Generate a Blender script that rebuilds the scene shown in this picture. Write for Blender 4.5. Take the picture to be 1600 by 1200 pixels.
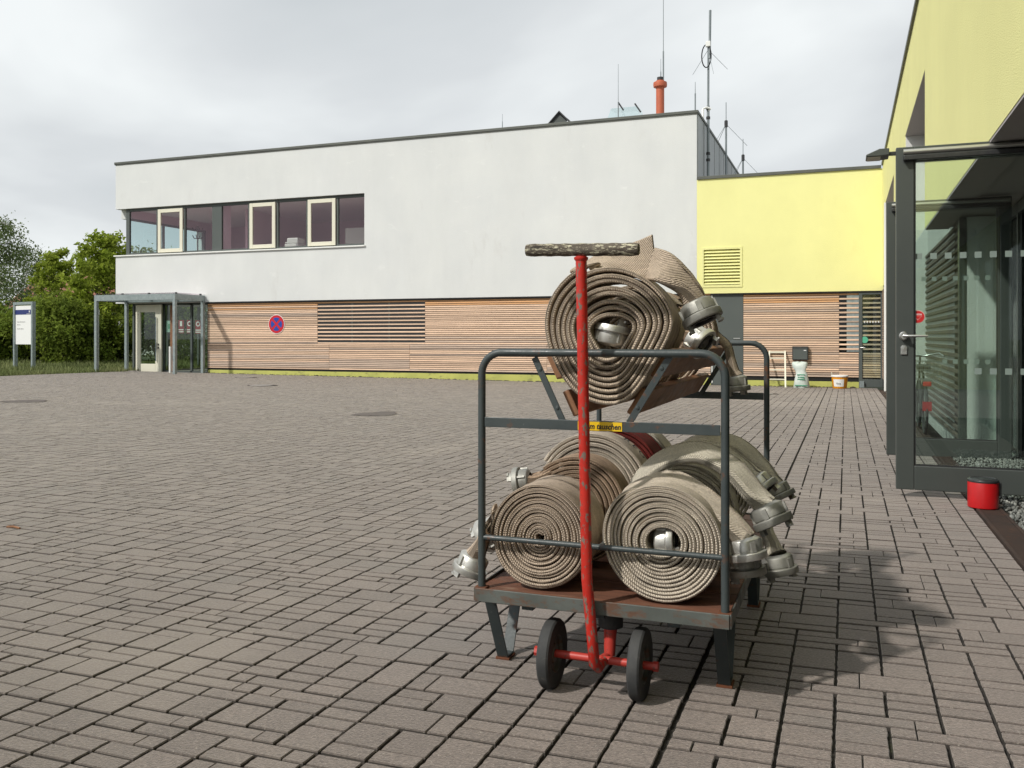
import bpy, bmesh, math, random
import numpy as np
from mathutils import Vector, Matrix, Euler

random.seed(7); rng = np.random.default_rng(7)
for o in list(bpy.data.objects): bpy.data.objects.remove(o)
SC = bpy.context.scene
COL = SC.collection

# ------------------------------------------------------------------ camera
CZ = 1.14                       # eye height, metres above the paving at the camera
FPX, TH, HOR = 1378.0, math.radians(20.72), 527.0
cam_d = bpy.data.cameras.new('camera'); cam = bpy.data.objects.new('camera', cam_d); COL.objects.link(cam)
cam.location = (0, 0, CZ); cam.rotation_euler = (math.pi/2, 0, TH)
cam_d.sensor_width = 36.0; cam_d.lens = 36.0*FPX/1600.0
cam_d.shift_y = -(600.0-HOR)/1600.0
cam_d.clip_start = 0.05; cam_d.clip_end = 6000
SC.camera = cam

# ------------------------------------------------------------------ sun, sky, exposure
SUN_DIR = Vector((1.08, 1.54, -1.72)).normalized()
sd = bpy.data.lights.new('sun', 'SUN'); sun = bpy.data.objects.new('sun', sd); COL.objects.link(sun)
sd.energy = 3.2; sd.angle = math.radians(2.0); sd.color = (1.0, 0.965, 0.90)
sun.rotation_euler = SUN_DIR.to_track_quat('-Z', 'Y').to_euler(); sun.location = (-20, -30, 40)
SC.view_settings.view_transform = 'Standard'; SC.view_settings.look = 'None'
SC.view_settings.exposure = 0.05; SC.view_settings.gamma = 1.0
SC.view_settings.use_curve_mapping = False
W = bpy.data.worlds.new('World'); SC.world = W; W.use_nodes = True
nt = W.node_tree; nt.nodes.clear(); N = nt.nodes; Lk = nt.links
sky = N.new('ShaderNodeTexSky'); sky.sky_type = 'NISHITA'; sky.sun_disc = False
sky.sun_elevation = math.asin(-SUN_DIR.z); sky.sun_rotation = math.atan2(-SUN_DIR.x, -SUN_DIR.y)
sky.air_density = 1.0; sky.dust_density = 2.0
tc = N.new('ShaderNodeTexCoord'); sep = N.new('ShaderNodeSeparateXYZ'); Lk.new(tc.outputs['Generated'], sep.inputs[0])
def wm(op, a, b=None, clamp=False):
    n = N.new('ShaderNodeMath'); n.operation = op; n.use_clamp = clamp
    for i, v in enumerate((a, b)):
        if v is None: continue
        if isinstance(v, (int, float)): n.inputs[i].default_value = v
        else: Lk.new(v, n.inputs[i])
    return n.outputs[0]
den = wm('ADD', wm('MAXIMUM', sep.outputs[2], 0.0), 0.32)
cmb = N.new('ShaderNodeCombineXYZ')
Lk.new(wm('DIVIDE', sep.outputs[0], den), cmb.inputs[0]); Lk.new(wm('DIVIDE', sep.outputs[1], den), cmb.inputs[1])
n1 = N.new('ShaderNodeTexNoise'); n1.inputs['Scale'].default_value = 1.15; n1.inputs['Detail'].default_value = 5.0
n1.inputs['Roughness'].default_value = 0.45; n1.inputs['Distortion'].default_value = 0.25
mp = N.new('ShaderNodeMapping'); mp.inputs['Location'].default_value = (3.1, 0.4, 0); Lk.new(cmb.outputs[0], mp.inputs[0]); Lk.new(mp.outputs[0], n1.inputs['Vector'])
cr = N.new('ShaderNodeValToRGB'); e = cr.color_ramp.elements
e[0].position = 0.36; e[0].color = (0.60, 0.638, 0.66, 1); e[1].position = 0.64; e[1].color = (0.90, 0.935, 0.94, 1)
m = e.new(0.50); m.color = (0.70, 0.730, 0.748, 1)
Lk.new(n1.outputs[0], cr.inputs[0])
skym = N.new('ShaderNodeMix'); skym.data_type = 'RGBA'; skym.inputs[0].default_value = 0.96
sks = N.new('ShaderNodeVectorMath'); sks.operation = 'SCALE'; sks.inputs[3].default_value = 0.10
Lk.new(sky.outputs[0], sks.inputs[0]); Lk.new(sks.outputs[0], skym.inputs[6]); Lk.new(cr.outputs[0], skym.inputs[7])
bg = N.new('ShaderNodeBackground'); bg.inputs[1].default_value = 1.0; Lk.new(skym.outputs[2], bg.inputs[0])
wo = N.new('ShaderNodeOutputWorld'); Lk.new(bg.outputs[0], wo.inputs[0])
SC.cycles.max_bounces = 8; SC.cycles.transparent_max_bounces = 16
SC.cycles.use_denoising = True

# ------------------------------------------------------------------ helpers: measuring
_c, _s = math.cos(TH), math.sin(TH)
def P(u, v, Y):
    """world point at depth Y (metres north of the camera) that the survey photo shows at (u, v)"""
    k = (u-800)/FPX; r = (-_s+k*_c, _c+k*_s, (HOR-v)/FPX); t = Y/r[1]
    return Vector((r[0]*t, Y, r[2]*t+CZ))
def PX(u, v, X):
    k = (u-800)/FPX; r = (-_s+k*_c, _c+k*_s, (HOR-v)/FPX); t = X/r[0]
    return Vector((X, r[1]*t, r[2]*t+CZ))
def sstep(x): x = np.clip(x, 0, 1); return x*x*(3-2*x)
def g(X, Y):
    """height of the paving"""
    z = -0.012*Y + sstep((Y-8)/19.0)*0.10*np.clip((-X-9)/14.0, 0, 1.25)
    return z + 0.03*np.tanh(X/2.5)*np.exp(-((Y-3)/7.0)**2)
def PG(u, v):
    k = (u-800)/FPX; r = (-_s+k*_c, _c+k*_s, (HOR-v)/FPX); z = 0.0
    for _ in range(8):
        t = (z-CZ)/r[2]; z = float(g(r[0]*t, r[1]*t))
    return Vector((r[0]*t, r[1]*t, z))

# ------------------------------------------------------------------ helpers: materials
def _math(nt, op, a, b=None, clamp=False):
    n = nt.nodes.new('ShaderNodeMath'); n.operation = op; n.use_clamp = clamp
    for i, v in enumerate((a, b)):
        if v is None: continue
        if isinstance(v, (int, float)): n.inputs[i].default_value = v
        else: nt.links.new(v, n.inputs[i])
    return n.outputs[0]
def _mix(nt, f, a, b, blend='MIX'):
    n = nt.nodes.new('ShaderNodeMix'); n.data_type = 'RGBA'; n.blend_type = blend
    for i, v in ((0, f), (6, a), (7, b)):
        if isinstance(v, (int, float)): n.inputs[i].default_value = v
        elif isinstance(v, tuple): n.inputs[i].default_value = (*v[:3], 1)
        else: nt.links.new(v, n.inputs[i])
    return n.outputs[2]
def _noise(nt, vec, scale, detail=4, rough=0.55, stretch=None, loc=None):
    if stretch or loc:
        m = nt.nodes.new('ShaderNodeMapping'); nt.links.new(vec, m.inputs[0])
        if stretch: m.inputs['Scale'].default_value = stretch
        if loc: m.inputs['Location'].default_value = loc
        vec = m.outputs[0]
    n = nt.nodes.new('ShaderNodeTexNoise'); n.inputs['Scale'].default_value = scale
    n.inputs['Detail'].default_value = detail; n.inputs['Roughness'].default_value = rough
    nt.links.new(vec, n.inputs['Vector']); return n.outputs[0]
def _ramp(nt, f, lo, hi):
    n = nt.nodes.new('ShaderNodeMapRange'); n.inputs[1].default_value = lo; n.inputs[2].default_value = hi
    nt.links.new(f, n.inputs[0]); return n.outputs[0]
def mat(name, c1, c2=None, scale=3.0, rough=0.7, metal=0.0, bump=0.0, bscale=60.0, stretch=None, coords='pos', rnd=0.0,
        spots=(), fine=None, spec=0.5, tone_attr=None, bstretch=None, lo=0.35, hi=0.65, weave=0.0, rough_var=0.0, drough=0.0, sheen=0.0):
    m = bpy.data.materials.new(name); m.use_nodes = True; nt = m.node_tree; N = nt.nodes; Lk = nt.links
    b = N['Principled BSDF']; b.inputs['Roughness'].default_value = rough; b.inputs['Metallic'].default_value = metal
    b.inputs['Specular IOR Level'].default_value = spec
    b.inputs['Diffuse Roughness'].default_value = drough
    if sheen: b.inputs['Sheen Weight'].default_value = sheen; b.inputs['Sheen Roughness'].default_value = 0.35; b.inputs['Sheen Tint'].default_value = (1.0, 0.92, 0.85, 1)
    oi = N.new('ShaderNodeObjectInfo')
    if coords == 'pos':
        vec = N.new('ShaderNodeNewGeometry').outputs['Position']
    else:
        v0 = N.new('ShaderNodeTexCoord').outputs['UV' if coords == 'uv' else 'Object']
        ad = N.new('ShaderNodeVectorMath'); ad.operation = 'ADD'; Lk.new(v0, ad.inputs[0])
        cb = N.new('ShaderNodeCombineXYZ'); q = _math(nt, 'MULTIPLY', oi.outputs['Random'], 37.0)
        Lk.new(q, cb.inputs[0]); Lk.new(q, cb.inputs[1]); Lk.new(q, cb.inputs[2]); Lk.new(cb.outputs[0], ad.inputs[1]); vec = ad.outputs[0]
    col = c1
    if c2 is not None:
        f = _ramp(nt, _noise(nt, vec, scale, 5, 0.6, stretch), lo, hi); col = _mix(nt, f, c1, c2)
    if fine:                      # (scale, amount): fine speckle
        f = _ramp(nt, _noise(nt, vec, fine[0], 3, 0.7, (fine[2] if len(fine) > 2 else None)), 0.3, 0.7)
        k = N.new('ShaderNodeMapRange'); k.inputs[3].default_value = 1-fine[1]; k.inputs[4].default_value = 1+fine[1]; Lk.new(f, k.inputs[0])
        cc = N.new('ShaderNodeCombineColor'); [Lk.new(k.outputs[0], cc.inputs[i]) for i in range(3)]
        col = _mix(nt, 1.0, col, cc.outputs[0], 'MULTIPLY')
    src = None
    if tone_attr:
        a = N.new('ShaderNodeAttribute'); a.attribute_name = tone_attr; src = a.outputs['Fac']
    elif rnd: src = oi.outputs['Random']
    if src is not None:
        k = N.new('ShaderNodeMapRange'); k.inputs[3].default_value = 1-rnd; k.inputs[4].default_value = 1+rnd; Lk.new(src, k.inputs[0])
        cc = N.new('ShaderNodeCombineColor'); [Lk.new(k.outputs[0], cc.inputs[i]) for i in range(3)]
        col = _mix(nt, 1.0, col, cc.outputs[0], 'MULTIPLY')
    if weave:                     # twill lines of woven cloth
        w1 = N.new('ShaderNodeTexWave'); w1.bands_direction = 'DIAGONAL'; w1.inputs['Scale'].default_value = weave; Lk.new(vec, w1.inputs['Vector']); wv = w1.outputs['Fac']
        k = N.new('ShaderNodeMapRange'); k.inputs[3].default_value = .86; k.inputs[4].default_value = 1.07; Lk.new(wv, k.inputs[0])
        cc = N.new('ShaderNodeCombineColor'); [Lk.new(k.outputs[0], cc.inputs[i]) for i in range(3)]; col = _mix(nt, 1.0, col, cc.outputs[0], 'MULTIPLY')
    for sp in spots:              # (colour, scale, lo, hi, stretch)
        f = _ramp(nt, _noise(nt, vec, sp[1], 6, 0.65, sp[4] if len(sp) > 4 else None, (sp[1], 3.3, 1.7)), sp[2], sp[3])
        col = _mix(nt, f, col, sp[0])
    if isinstance(col, tuple): b.inputs['Base Color'].default_value = (*col, 1)
    else: Lk.new(col, b.inputs['Base Color'])
    if rough_var:
        f = _noise(nt, vec, scale*1.7, 4, 0.6); k = N.new('ShaderNodeMapRange')
        k.inputs[3].default_value = max(0.02, rough-rough_var); k.inputs[4].default_value = min(1, rough+rough_var); k.inputs[1].default_value = .3; k.inputs[2].default_value = .7
        Lk.new(f, k.inputs[0]); Lk.new(k.outputs[0], b.inputs['Roughness'])
    if bump:
        h = _noise(nt, vec, bscale, 5, 0.6, bstretch)
        if weave:
            h = _math(nt, 'ADD', h, _math(nt, 'MULTIPLY', wv, 1.1))
        bn = N.new('ShaderNodeBump'); bn.inputs['Strength'].default_value = 1.0; bn.inputs['Distance'].default_value = bump
        Lk.new(h, bn.inputs['Height']); Lk.new(bn.outputs[0], b.inputs['Normal'])
    return m
def glass(name, tint=(0.8, 0.88, 0.85), refl=1.0, base=0.0, gcol=(0.95, 0.97, 0.97)):
    """a thin pane: transmits with a tint, mirrors by Fresnel"""
    m = bpy.data.materials.new(name); m.use_nodes = True; nt = m.node_tree; N = nt.nodes; N.clear(); Lk = nt.links
    t = N.new('ShaderNodeBsdfTransparent'); t.inputs[0].default_value = (*[q**.5 for q in tint], 1)
    gl = N.new('ShaderNodeBsdfGlossy'); gl.inputs['Roughness'].default_value = 0.0; gl.inputs[0].default_value = (*gcol, 1)
    lw = N.new('ShaderNodeLayerWeight'); lw.inputs[0].default_value = 0.5
    p5 = _math(nt, 'POWER', lw.outputs['Facing'], 4.0)
    f = _math(nt, 'ADD', _math(nt, 'MULTIPLY', p5, 0.6*refl), 0.04*refl+base*.5, True)
    mx = N.new('ShaderNodeMixShader'); Lk.new(f, mx.inputs[0]); Lk.new(t.outputs[0], mx.inputs[1]); Lk.new(gl.outputs[0], mx.inputs[2])
    o = N.new('ShaderNodeOutputMaterial'); Lk.new(mx.outputs[0], o.inputs[0]); return m

# ------------------------------------------------------------------ helpers: meshes
WL = {}                          # world location of every object that parents others
class MB:
    def __init__(s): s.v = []; s.f = []; s.uv = None
    def add(s, vs, fs):
        n = len(s.v); s.v += [tuple(p) for p in vs]; s.f += [tuple(i+n for i in f) for f in fs]; return s
    def box(s, x0, x1, y0, y1, z0, z1):
        if x0 > x1: x0, x1 = x1, x0
        if y0 > y1: y0, y1 = y1, y0
        if z0 > z1: z0, z1 = z1, z0
        return s.add([(x0,y0,z0),(x1,y0,z0),(x1,y1,z0),(x0,y1,z0),(x0,y0,z1),(x1,y0,z1),(x1,y1,z1),(x0,y1,z1)],
                     [(0,3,2,1),(4,5,6,7),(0,1,5,4),(1,2,6,5),(2,3,7,6),(3,0,4,7)])
    def obox(s, c, X, Y, Z, dx, dy, dz):
        c = Vector(c); X = Vector(X).normalized(); Y = Vector(Y).normalized(); Z = Vector(Z).normalized()
        vs = [c+X*a*dx/2+Y*b*dy/2+Z*d*dz/2 for d in (-1,1) for a, b in ((-1,-1),(1,-1),(1,1),(-1,1))]
        return s.add(vs, [(0,3,2,1),(4,5,6,7),(0,1,5,4),(1,2,6,5),(2,3,7,6),(3,0,4,7)])
    def prism(s, poly, y0, y1, axis='Y'):
        """polygon in the plane across AXIS, extruded along it"""
        n = len(poly); vs = []
        for d in (y0, y1):
            for a, b in poly: vs.append((a, d, b) if axis == 'Y' else ((d, a, b) if axis == 'X' else (a, b, d)))
        fs = [tuple(range(n))[::-1], tuple(range(n, 2*n))]+[(i, (i+1) % n, n+(i+1) % n, n+i) for i in range(n)]
        return s.add(vs, fs)
    def tube(s, pts, r, n=10, cap=True):
        pts = [Vector(p) for p in pts]; m = len(pts)
        rs = r if isinstance(r, (list, tuple)) else [r]*m
        T = [(pts[min(i+1, m-1)]-pts[max(i-1, 0)]).normalized() for i in range(m)]
        up = Vector((0,0,1)) if abs(T[0].z) < 0.9 else Vector((1,0,0))
        Nn = (up-T[0]*up.dot(T[0])).normalized(); vs = []
        for i in range(m):
            Nn = (Nn-T[i]*Nn.dot(T[i])).normalized(); B = T[i].cross(Nn)
            for j in range(n):
                a = 2*math.pi*j/n; vs.append(pts[i]+(Nn*math.cos(a)+B*math.sin(a))*rs[i])
        fs = [(i*n+j, i*n+(j+1) % n, (i+1)*n+(j+1) % n, (i+1)*n+j) for i in range(m-1) for j in range(n)]
        if cap: fs += [tuple(range(n))[::-1], tuple(range((m-1)*n, m*n))]
        return s.add(vs, fs)
    def lathe(s, prof, c=(0,0,0), axis=(0,0,1), n=24):
        """profile of (radius, height) turned round AXIS from C"""
        c = Vector(c); A = Vector(axis).normalized(); up = Vector((0,0,1)) if abs(A.z) < 0.9 else Vector((1,0,0))
        U = (up-A*up.dot(A)).normalized(); V = A.cross(U); vs = []; m = len(prof)
        for r, h in prof:
            for j in range(n):
                a = 2*math.pi*j/n; vs.append(c+A*h+(U*math.cos(a)+V*math.sin(a))*max(r, 1e-5))
        fs = [(i*n+j, i*n+(j+1) % n, (i+1)*n+(j+1) % n, (i+1)*n+j) for i in range(m-1) for j in range(n)]
        return s.add(vs, fs)
    flank = None
    def build(s, name, material, parent=None, smooth=None, bevel=0.0, origin=None):
        base = Vector(WL[parent.name]) if parent is not None else Vector((0,0,0))
        og = Vector(origin) if origin is not None else base
        a = np.array([tuple(p) for p in s.v], dtype=np.float64)-np.array(og)
        me = bpy.data.meshes.new(name); me.from_pydata(a.tolist(), [], s.f); me.update()
        if s.uv is not None:
            ul = me.uv_layers.new(name='UVMap'); li = np.empty(len(me.loops), dtype=np.int64); me.loops.foreach_get('vertex_index', li)
            ul.data.foreach_set('uv', np.array(s.uv)[li].ravel())
        if smooth:
            me.polygons.foreach_set('use_smooth', [True]*len(me.polygons)); me.set_sharp_from_angle(angle=math.radians(smooth))
        return put(name, me, material, parent, og, bevel)
def put(name, me, material, parent=None, world=(0,0,0), bevel=0.0, rot=None):
    o = bpy.data.objects.new(name, me); COL.objects.link(o)
    if material is not None and not me.materials: me.materials.append(material)
    base = Vector(WL[parent.name]) if parent is not None else Vector((0,0,0))
    if parent is not None: o.parent = parent
    o.location = Vector(world)-base; WL[o.name] = tuple(world)
    if rot is not None: o.rotation_euler = rot
    if bevel:
        b = o.modifiers.new('edge', 'BEVEL'); b.width = bevel; b.segments = 2; b.limit_method = 'ANGLE'
    return o
def tag(o, label=None, cat=None, group=None, kind=None):
    for k, v in (('label', label), ('category', cat), ('group', group), ('kind', kind)):
        if v: o[k] = v
    return o
def thing(name, loc, label, cat, group=None):
    o = bpy.data.objects.new(name, None); COL.objects.link(o); o.location = loc; o.empty_display_size = 0.2; WL[o.name] = tuple(loc)
    return tag(o, label, cat, group)
def flat_text(name, cu, material):
    q = bpy.data.objects.new('lettering_outline', cu); me = bpy.data.meshes.new_from_object(q); bpy.data.objects.remove(q)
    me.materials.clear(); me.materials.append(material); o = bpy.data.objects.new(name, me); COL.objects.link(o); return o
def text(body, size, loc, rot, material, parent, name='lettering', align='CENTER', shear=0.0, bold=0.0, sx=1.0):
    cu = bpy.data.curves.new(name, 'FONT'); cu.body = body; cu.size = size; cu.align_x = align; cu.align_y = 'CENTER'
    cu.shear = shear; cu.offset = bold; cu.extrude = 0.0006; cu.fill_mode = 'FRONT'; cu.resolution_u = 3
    o = flat_text(name, cu, material); o.parent = parent
    o.location = Vector(loc)-Vector(WL[parent.name]); o.rotation_euler = rot; o.scale = (sx, 1, 1); return o
FRONT = (math.pi/2, 0, 0)        # lettering that faces the camera side (south)

# ------------------------------------------------------------------ materials
M = {}
PAV1, PAV2 = (0.153, 0.124, 0.107), (0.131, 0.107, 0.093)
pav_spots = (((0.130, 0.118, 0.106), 1.1, 0.58, 0.80), ((0.225, 0.19, 0.16), 0.45, 0.55, 0.75), ((0.40, 0.36, 0.31), 120.0, 0.62, 0.69), ((0.06, 0.053, 0.047), 95.0, 0.62, 0.70))
M['paver'] = mat('paver_concrete', PAV1, PAV2, 2.2, 0.80, bump=0.0030, bscale=120, rnd=0.12, fine=(95, 0.42), spots=pav_spots, drough=1.0, sheen=0.72)
M['flank'] = mat('paver_flank', (0.040, 0.034, 0.029), (0.065, 0.056, 0.048), 14, 0.95)  # joint shade and soil on the stone sides, both put into the colour
M['paver_field'] = mat('paver_concrete_field', PAV1, PAV2, 2.2, 0.80, bump=0.0030, bscale=120, rnd=0.12, tone_attr='tone', fine=(95, 0.42), spots=pav_spots, drough=1.0, sheen=0.72)
M['joint'] = mat('joint_grit', (0.022, 0.019, 0.016), (0.055, 0.047, 0.040), 90, 0.95, bump=0.006, bscale=110, spots=(((0.20, 0.18, 0.15), 75, 0.63, 0.69), ((0.05, 0.06, 0.02), 3.0, 0.60, 0.75)))
M['stucco'] = mat('white_render', (0.690, 0.700, 0.685), (0.650, 0.662, 0.655), 0.55, 0.9, bump=0.006, bscale=42, fine=(0.9, 0.03, (1, 1, 0.25)), spots=(((0.60, 0.60, 0.585), 1.6, 0.60, 0.80, (1, 1, 0.4)), ((0.63, 0.63, 0.61), 2.6, 0.66, 0.84, (1, 1, 0.06)), ((0.73, 0.74, 0.725), 3.5, 0.62, 0.76, (0.5, 1, 1))))
M['stucco_plain'] = mat('white_render_reveal', (0.68, 0.68, 0.66), (0.63, 0.635, 0.62), 2.0, 0.9, bump=0.01, bscale=55)
M['yellow'] = mat('yellow_render', (0.855, 0.83, 0.375), (0.815, 0.79, 0.352), 0.6, 0.9, bump=0.009, bscale=85, fine=(1.1, 0.018, (1, 1, 0.5)), spots=(((0.79, 0.75, 0.315), 2.2, 0.62, 0.85, (1, 1, 0.6)),))
M['plinth'] = mat('yellow_plinth', (0.52, 0.52, 0.14), (0.42, 0.43, 0.12), 1.6, 0.9, bump=0.006, bscale=40, spots=(((0.16, 0.15, 0.07), 3.0, 0.56, 0.75, (1, 1, 2.5)),))
M['coping'] = mat('grey_coping', (0.115, 0.12, 0.105), (0.09, 0.095, 0.085), 1.5, 0.5, metal=0.3)
M['zinc'] = mat('zinc_cladding', (0.36, 0.375, 0.375), (0.31, 0.325, 0.33), 0.8, 0.55, metal=0.25)
WF = (1.2, 26, 26); WFY = (26, 1.2, 26)
knots = (((0.09, 0.05, 0.03), 5.5, 0.70, 0.76, (0.6, 2.2, 2.2)),)
M['larch'] = mat('larch_weathered', (0.79, 0.56, 0.40), (0.64, 0.455, 0.33), 3.0, 0.8, stretch=(0.5, 8, 8), coords='obj', rnd=0.22, bump=0.0015, bscale=14, bstretch=WF, fine=(9, 0.14, WF), spots=knots)
M['larch_fresh'] = mat('larch_sheltered', (0.70, 0.38, 0.175), (0.60, 0.35, 0.19), 3.0, 0.75, stretch=(0.5, 8, 8), coords='obj', rnd=0.16, bump=0.0015, bscale=14, bstretch=WF, fine=(9, 0.14, WF), spots=knots)
M['larch_grey'] = mat('larch_greyed', (0.58, 0.44, 0.345), (0.45, 0.35, 0.28), 3.0, 0.85, stretch=(0.5, 8, 8), coords='obj', rnd=0.22, bump=0.0015, bscale=14, bstretch=WF, fine=(9, 0.14, WF), spots=knots)
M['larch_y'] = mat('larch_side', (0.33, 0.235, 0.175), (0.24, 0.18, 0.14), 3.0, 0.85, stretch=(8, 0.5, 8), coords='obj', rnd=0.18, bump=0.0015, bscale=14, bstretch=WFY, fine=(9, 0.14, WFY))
M['larch_shade'] = mat('larch_painted_shade', (0.155, 0.125, 0.10), (0.115, 0.095, 0.08), 3.0, 0.85, stretch=(8, 0.5, 8), coords='obj', rnd=0.18, fine=(9, 0.14, (26, 1.2, 26)))  # darker larch copy: shade on the hall slats put into the colour
M['dark'] = mat('black_membrane', (0.012, 0.012, 0.012), rough=0.9)
M['dark_in'] = mat('dark_interior', (0.13, 0.13, 0.125), rough=0.9)
M['mauve'] = mat('mauve_wall', (0.72, 0.47, 0.54), (0.68, 0.45, 0.51), 1.0, 0.9)
M['ceil'] = mat('office_ceiling', (0.80, 0.70, 0.69), rough=0.9)
M['officefloor'] = mat('office_floor', (0.52, 0.42, 0.40), rough=0.8)
M['anthracite'] = mat('anthracite_paint', (0.060, 0.068, 0.062), (0.052, 0.060, 0.055), 1.3, 0.42, fine=(3, 0.05))
M['anth_soft'] = mat('anthracite_sheet', (0.085, 0.098, 0.092), (0.075, 0.088, 0.083), 0.7, 0.5)
M['cream'] = mat('cream_frame', (0.72, 0.69, 0.56), rough=0.45)
M['whitemetal'] = mat('white_metal', (0.78, 0.78, 0.75), rough=0.4)
M['galv'] = mat('galvanised', (0.33, 0.38, 0.38), (0.24, 0.285, 0.29), 7.0, 0.5, metal=0.5, spots=(((0.42, 0.46, 0.46), 16, 0.55, 0.7),))
M['alu'] = mat('cast_aluminium', (0.62, 0.61, 0.57), (0.50, 0.49, 0.455), 18, 0.42, metal=0.75, bump=0.0006, bscale=120, coords='obj', rough_var=0.12, spots=(((0.30, 0.28, 0.25), 30, 0.60, 0.74),))
M['alu_dull'] = mat('dull_aluminium', (0.36, 0.355, 0.32), (0.28, 0.275, 0.25), 18, 0.55, metal=0.6, bump=0.0006, bscale=120, coords='obj', rough_var=0.1, spots=(((0.19, 0.18, 0.16), 30, 0.58, 0.74),))
M['rubber'] = mat('tyre_rubber', (0.032, 0.033, 0.034), (0.050, 0.050, 0.049), 14, 0.75, bump=0.0008, bscale=90, spots=(((0.105, 0.097, 0.088), 22, 0.58, 0.78),))
M['seal'] = mat('black_seal', (0.012, 0.012, 0.012), rough=0.6)
M['frame'] = mat('cart_green_grey_paint', (0.050, 0.062, 0.063), (0.040, 0.051, 0.053), 9, 0.42, bump=0.0006, bscale=80, rough_var=0.14, spots=(((0.13, 0.058, 0.03), 16, 0.58, 0.67), ((0.155, 0.17, 0.165), 55, 0.66, 0.73), ((0.03, 0.022, 0.018), 38, 0.66, 0.74)))
M['frame_lip'] = mat('cart_worn_deck_lip', (0.105, 0.115, 0.105), (0.080, 0.088, 0.080), 9, 0.5, bump=0.0006, bscale=80, rough_var=0.14, spots=(((0.115, 0.062, 0.040), 13, 0.50, 0.62, (1, 1, 2)), ((0.05, 0.03, 0.022), 30, 0.62, 0.72)))
M['rust'] = mat('rust', (0.17, 0.055, 0.02), (0.08, 0.03, 0.015), 22, 0.9, bump=0.001, bscale=90)
M['red'] = mat('chipped_red_paint', (0.52, 0.026, 0.016), (0.43, 0.021, 0.013), 8, 0.38, bump=0.0007, bscale=60, rough_var=0.1, spots=(((0.17, 0.145, 0.12), 55, 0.545, 0.59, (1.2, 1.2, 0.6)), ((0.07, 0.045, 0.035), 60, 0.61, 0.68), ((0.10, 0.07, 0.05), 5, 0.66, 0.72, (1, 1, 1))))
M['red_axle'] = mat('axle_red_paint', (0.50, 0.05, 0.035), (0.44, 0.045, 0.035), 8, 0.45, spots=(((0.10, 0.06, 0.045), 50, 0.60, 0.68),))
M['oldwood'] = mat('flaking_handle_wood', (0.06, 0.045, 0.033), (0.11, 0.09, 0.072), 30, 0.85, stretch=(0.12, 1, 1), bump=0.0022, bscale=55, bstretch=(0.15, 1, 1), spots=(((0.52, 0.49, 0.36), 125, 0.545, 0.585, (0.30, 1, 1)), ((0.30, 0.27, 0.20), 170, 0.56, 0.62, (0.3, 1, 1)), ((0.02, 0.016, 0.012), 40, 0.60, 0.66, (0.2, 1, 1))))
M['plank'] = mat('brown_stained_plank', (0.30, 0.140, 0.070), (0.21, 0.098, 0.052), 7, 0.6, stretch=(6, 0.8, 6), bump=0.001, bscale=22, bstretch=(8, 0.7, 8), rough_var=0.12, spots=(((0.12, 0.058, 0.034), 7, 0.56, 0.72, (2, 0.8, 2)), ((0.30, 0.16, 0.09), 16, 0.63, 0.72, (2, 0.5, 2))))
M['deckwood'] = mat('worn_deck_board', (0.185, 0.075, 0.042), (0.12, 0.052, 0.032), 7, 0.7, stretch=(0.8, 6, 6), bump=0.0012, bscale=22, bstretch=(0.7, 8, 8), spots=(((0.24, 0.15, 0.10), 9, 0.58, 0.72, (0.8, 3, 3)), ((0.06, 0.032, 0.022), 12, 0.60, 0.74)))
M['endgrain'] = mat('plank_end', (0.26, 0.125, 0.058), (0.20, 0.095, 0.045), 30, 0.7)
def hose_mat(name, a, b, dirt=(0.10, 0.082, 0.066)):
    return mat(name, a, b, 9, 0.88, coords='uv', stretch=(1, 3, 1), bump=0.0020, bscale=220, weave=76, fine=(150, 0.20),
               spots=((dirt, 5.0, 0.56, 0.78, (1, 2.5, 1)), (tuple(min(1, x*1.35) for x in a), 22, 0.60, 0.75, (1, 4, 1))), spec=0.25)
M['hose_beige'] = hose_mat('hose_beige', (0.53, 0.425, 0.33), (0.43, 0.345, 0.265))
M['hose_taupe'] = hose_mat('hose_taupe', (0.54, 0.44, 0.34), (0.42, 0.34, 0.262), (0.09, 0.068, 0.052))
M['hose_grey'] = hose_mat('hose_grey', (0.62, 0.57, 0.47), (0.51, 0.465, 0.38))
M['hose_pale'] = hose_mat('hose_pale', (0.62, 0.54, 0.44), (0.50, 0.43, 0.345))
M['hose_brown'] = hose_mat('hose_brown', (0.42, 0.30, 0.205), (0.33, 0.235, 0.165))
M['hose_red'] = hose_mat('hose_red', (0.21, 0.022, 0.018), (0.12, 0.03, 0.024), (0.05, 0.02, 0.015))
M['ink'] = mat('black_ink', (0.018, 0.018, 0.022), rough=0.6)
M['stick_y'] = mat('yellow_sticker', (0.80, 0.52, 0.012), (0.75, 0.48, 0.012), 12, 0.4)
M['sign_red'] = mat('sign_red', (0.52, 0.012, 0.022), rough=0.35)
M['sign_blue'] = mat('sign_blue', (0.012, 0.06, 0.34), rough=0.35)
M['sign_white'] = mat('sign_white', (0.78, 0.78, 0.77), rough=0.4)
M['navy'] = mat('navy_band', (0.010, 0.022, 0.14), rough=0.4)
M['grey_ink'] = mat('grey_ink', (0.22, 0.22, 0.23), rough=0.6)
M['sticker_red'] = mat('sticker_red', (0.55, 0.02, 0.02), rough=0.4)
M['sticker_line'] = mat('sticker_pink', (0.75, 0.45, 0.40), rough=0.4)
M['sq'] = mat('frosted_marker', (0.20, 0.25, 0.22), rough=0.7)
M['bucket_red'] = mat('red_plastic', (0.50, 0.008, 0.010), (0.44, 0.008, 0.010), 14, 0.35)
M['lid_black'] = mat('black_plastic', (0.022, 0.023, 0.024), (0.035, 0.035, 0.035), 24, 0.38, rough_var=0.12)
M['orange'] = mat('orange_plastic', (0.78, 0.31, 0.01), rough=0.4)
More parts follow.
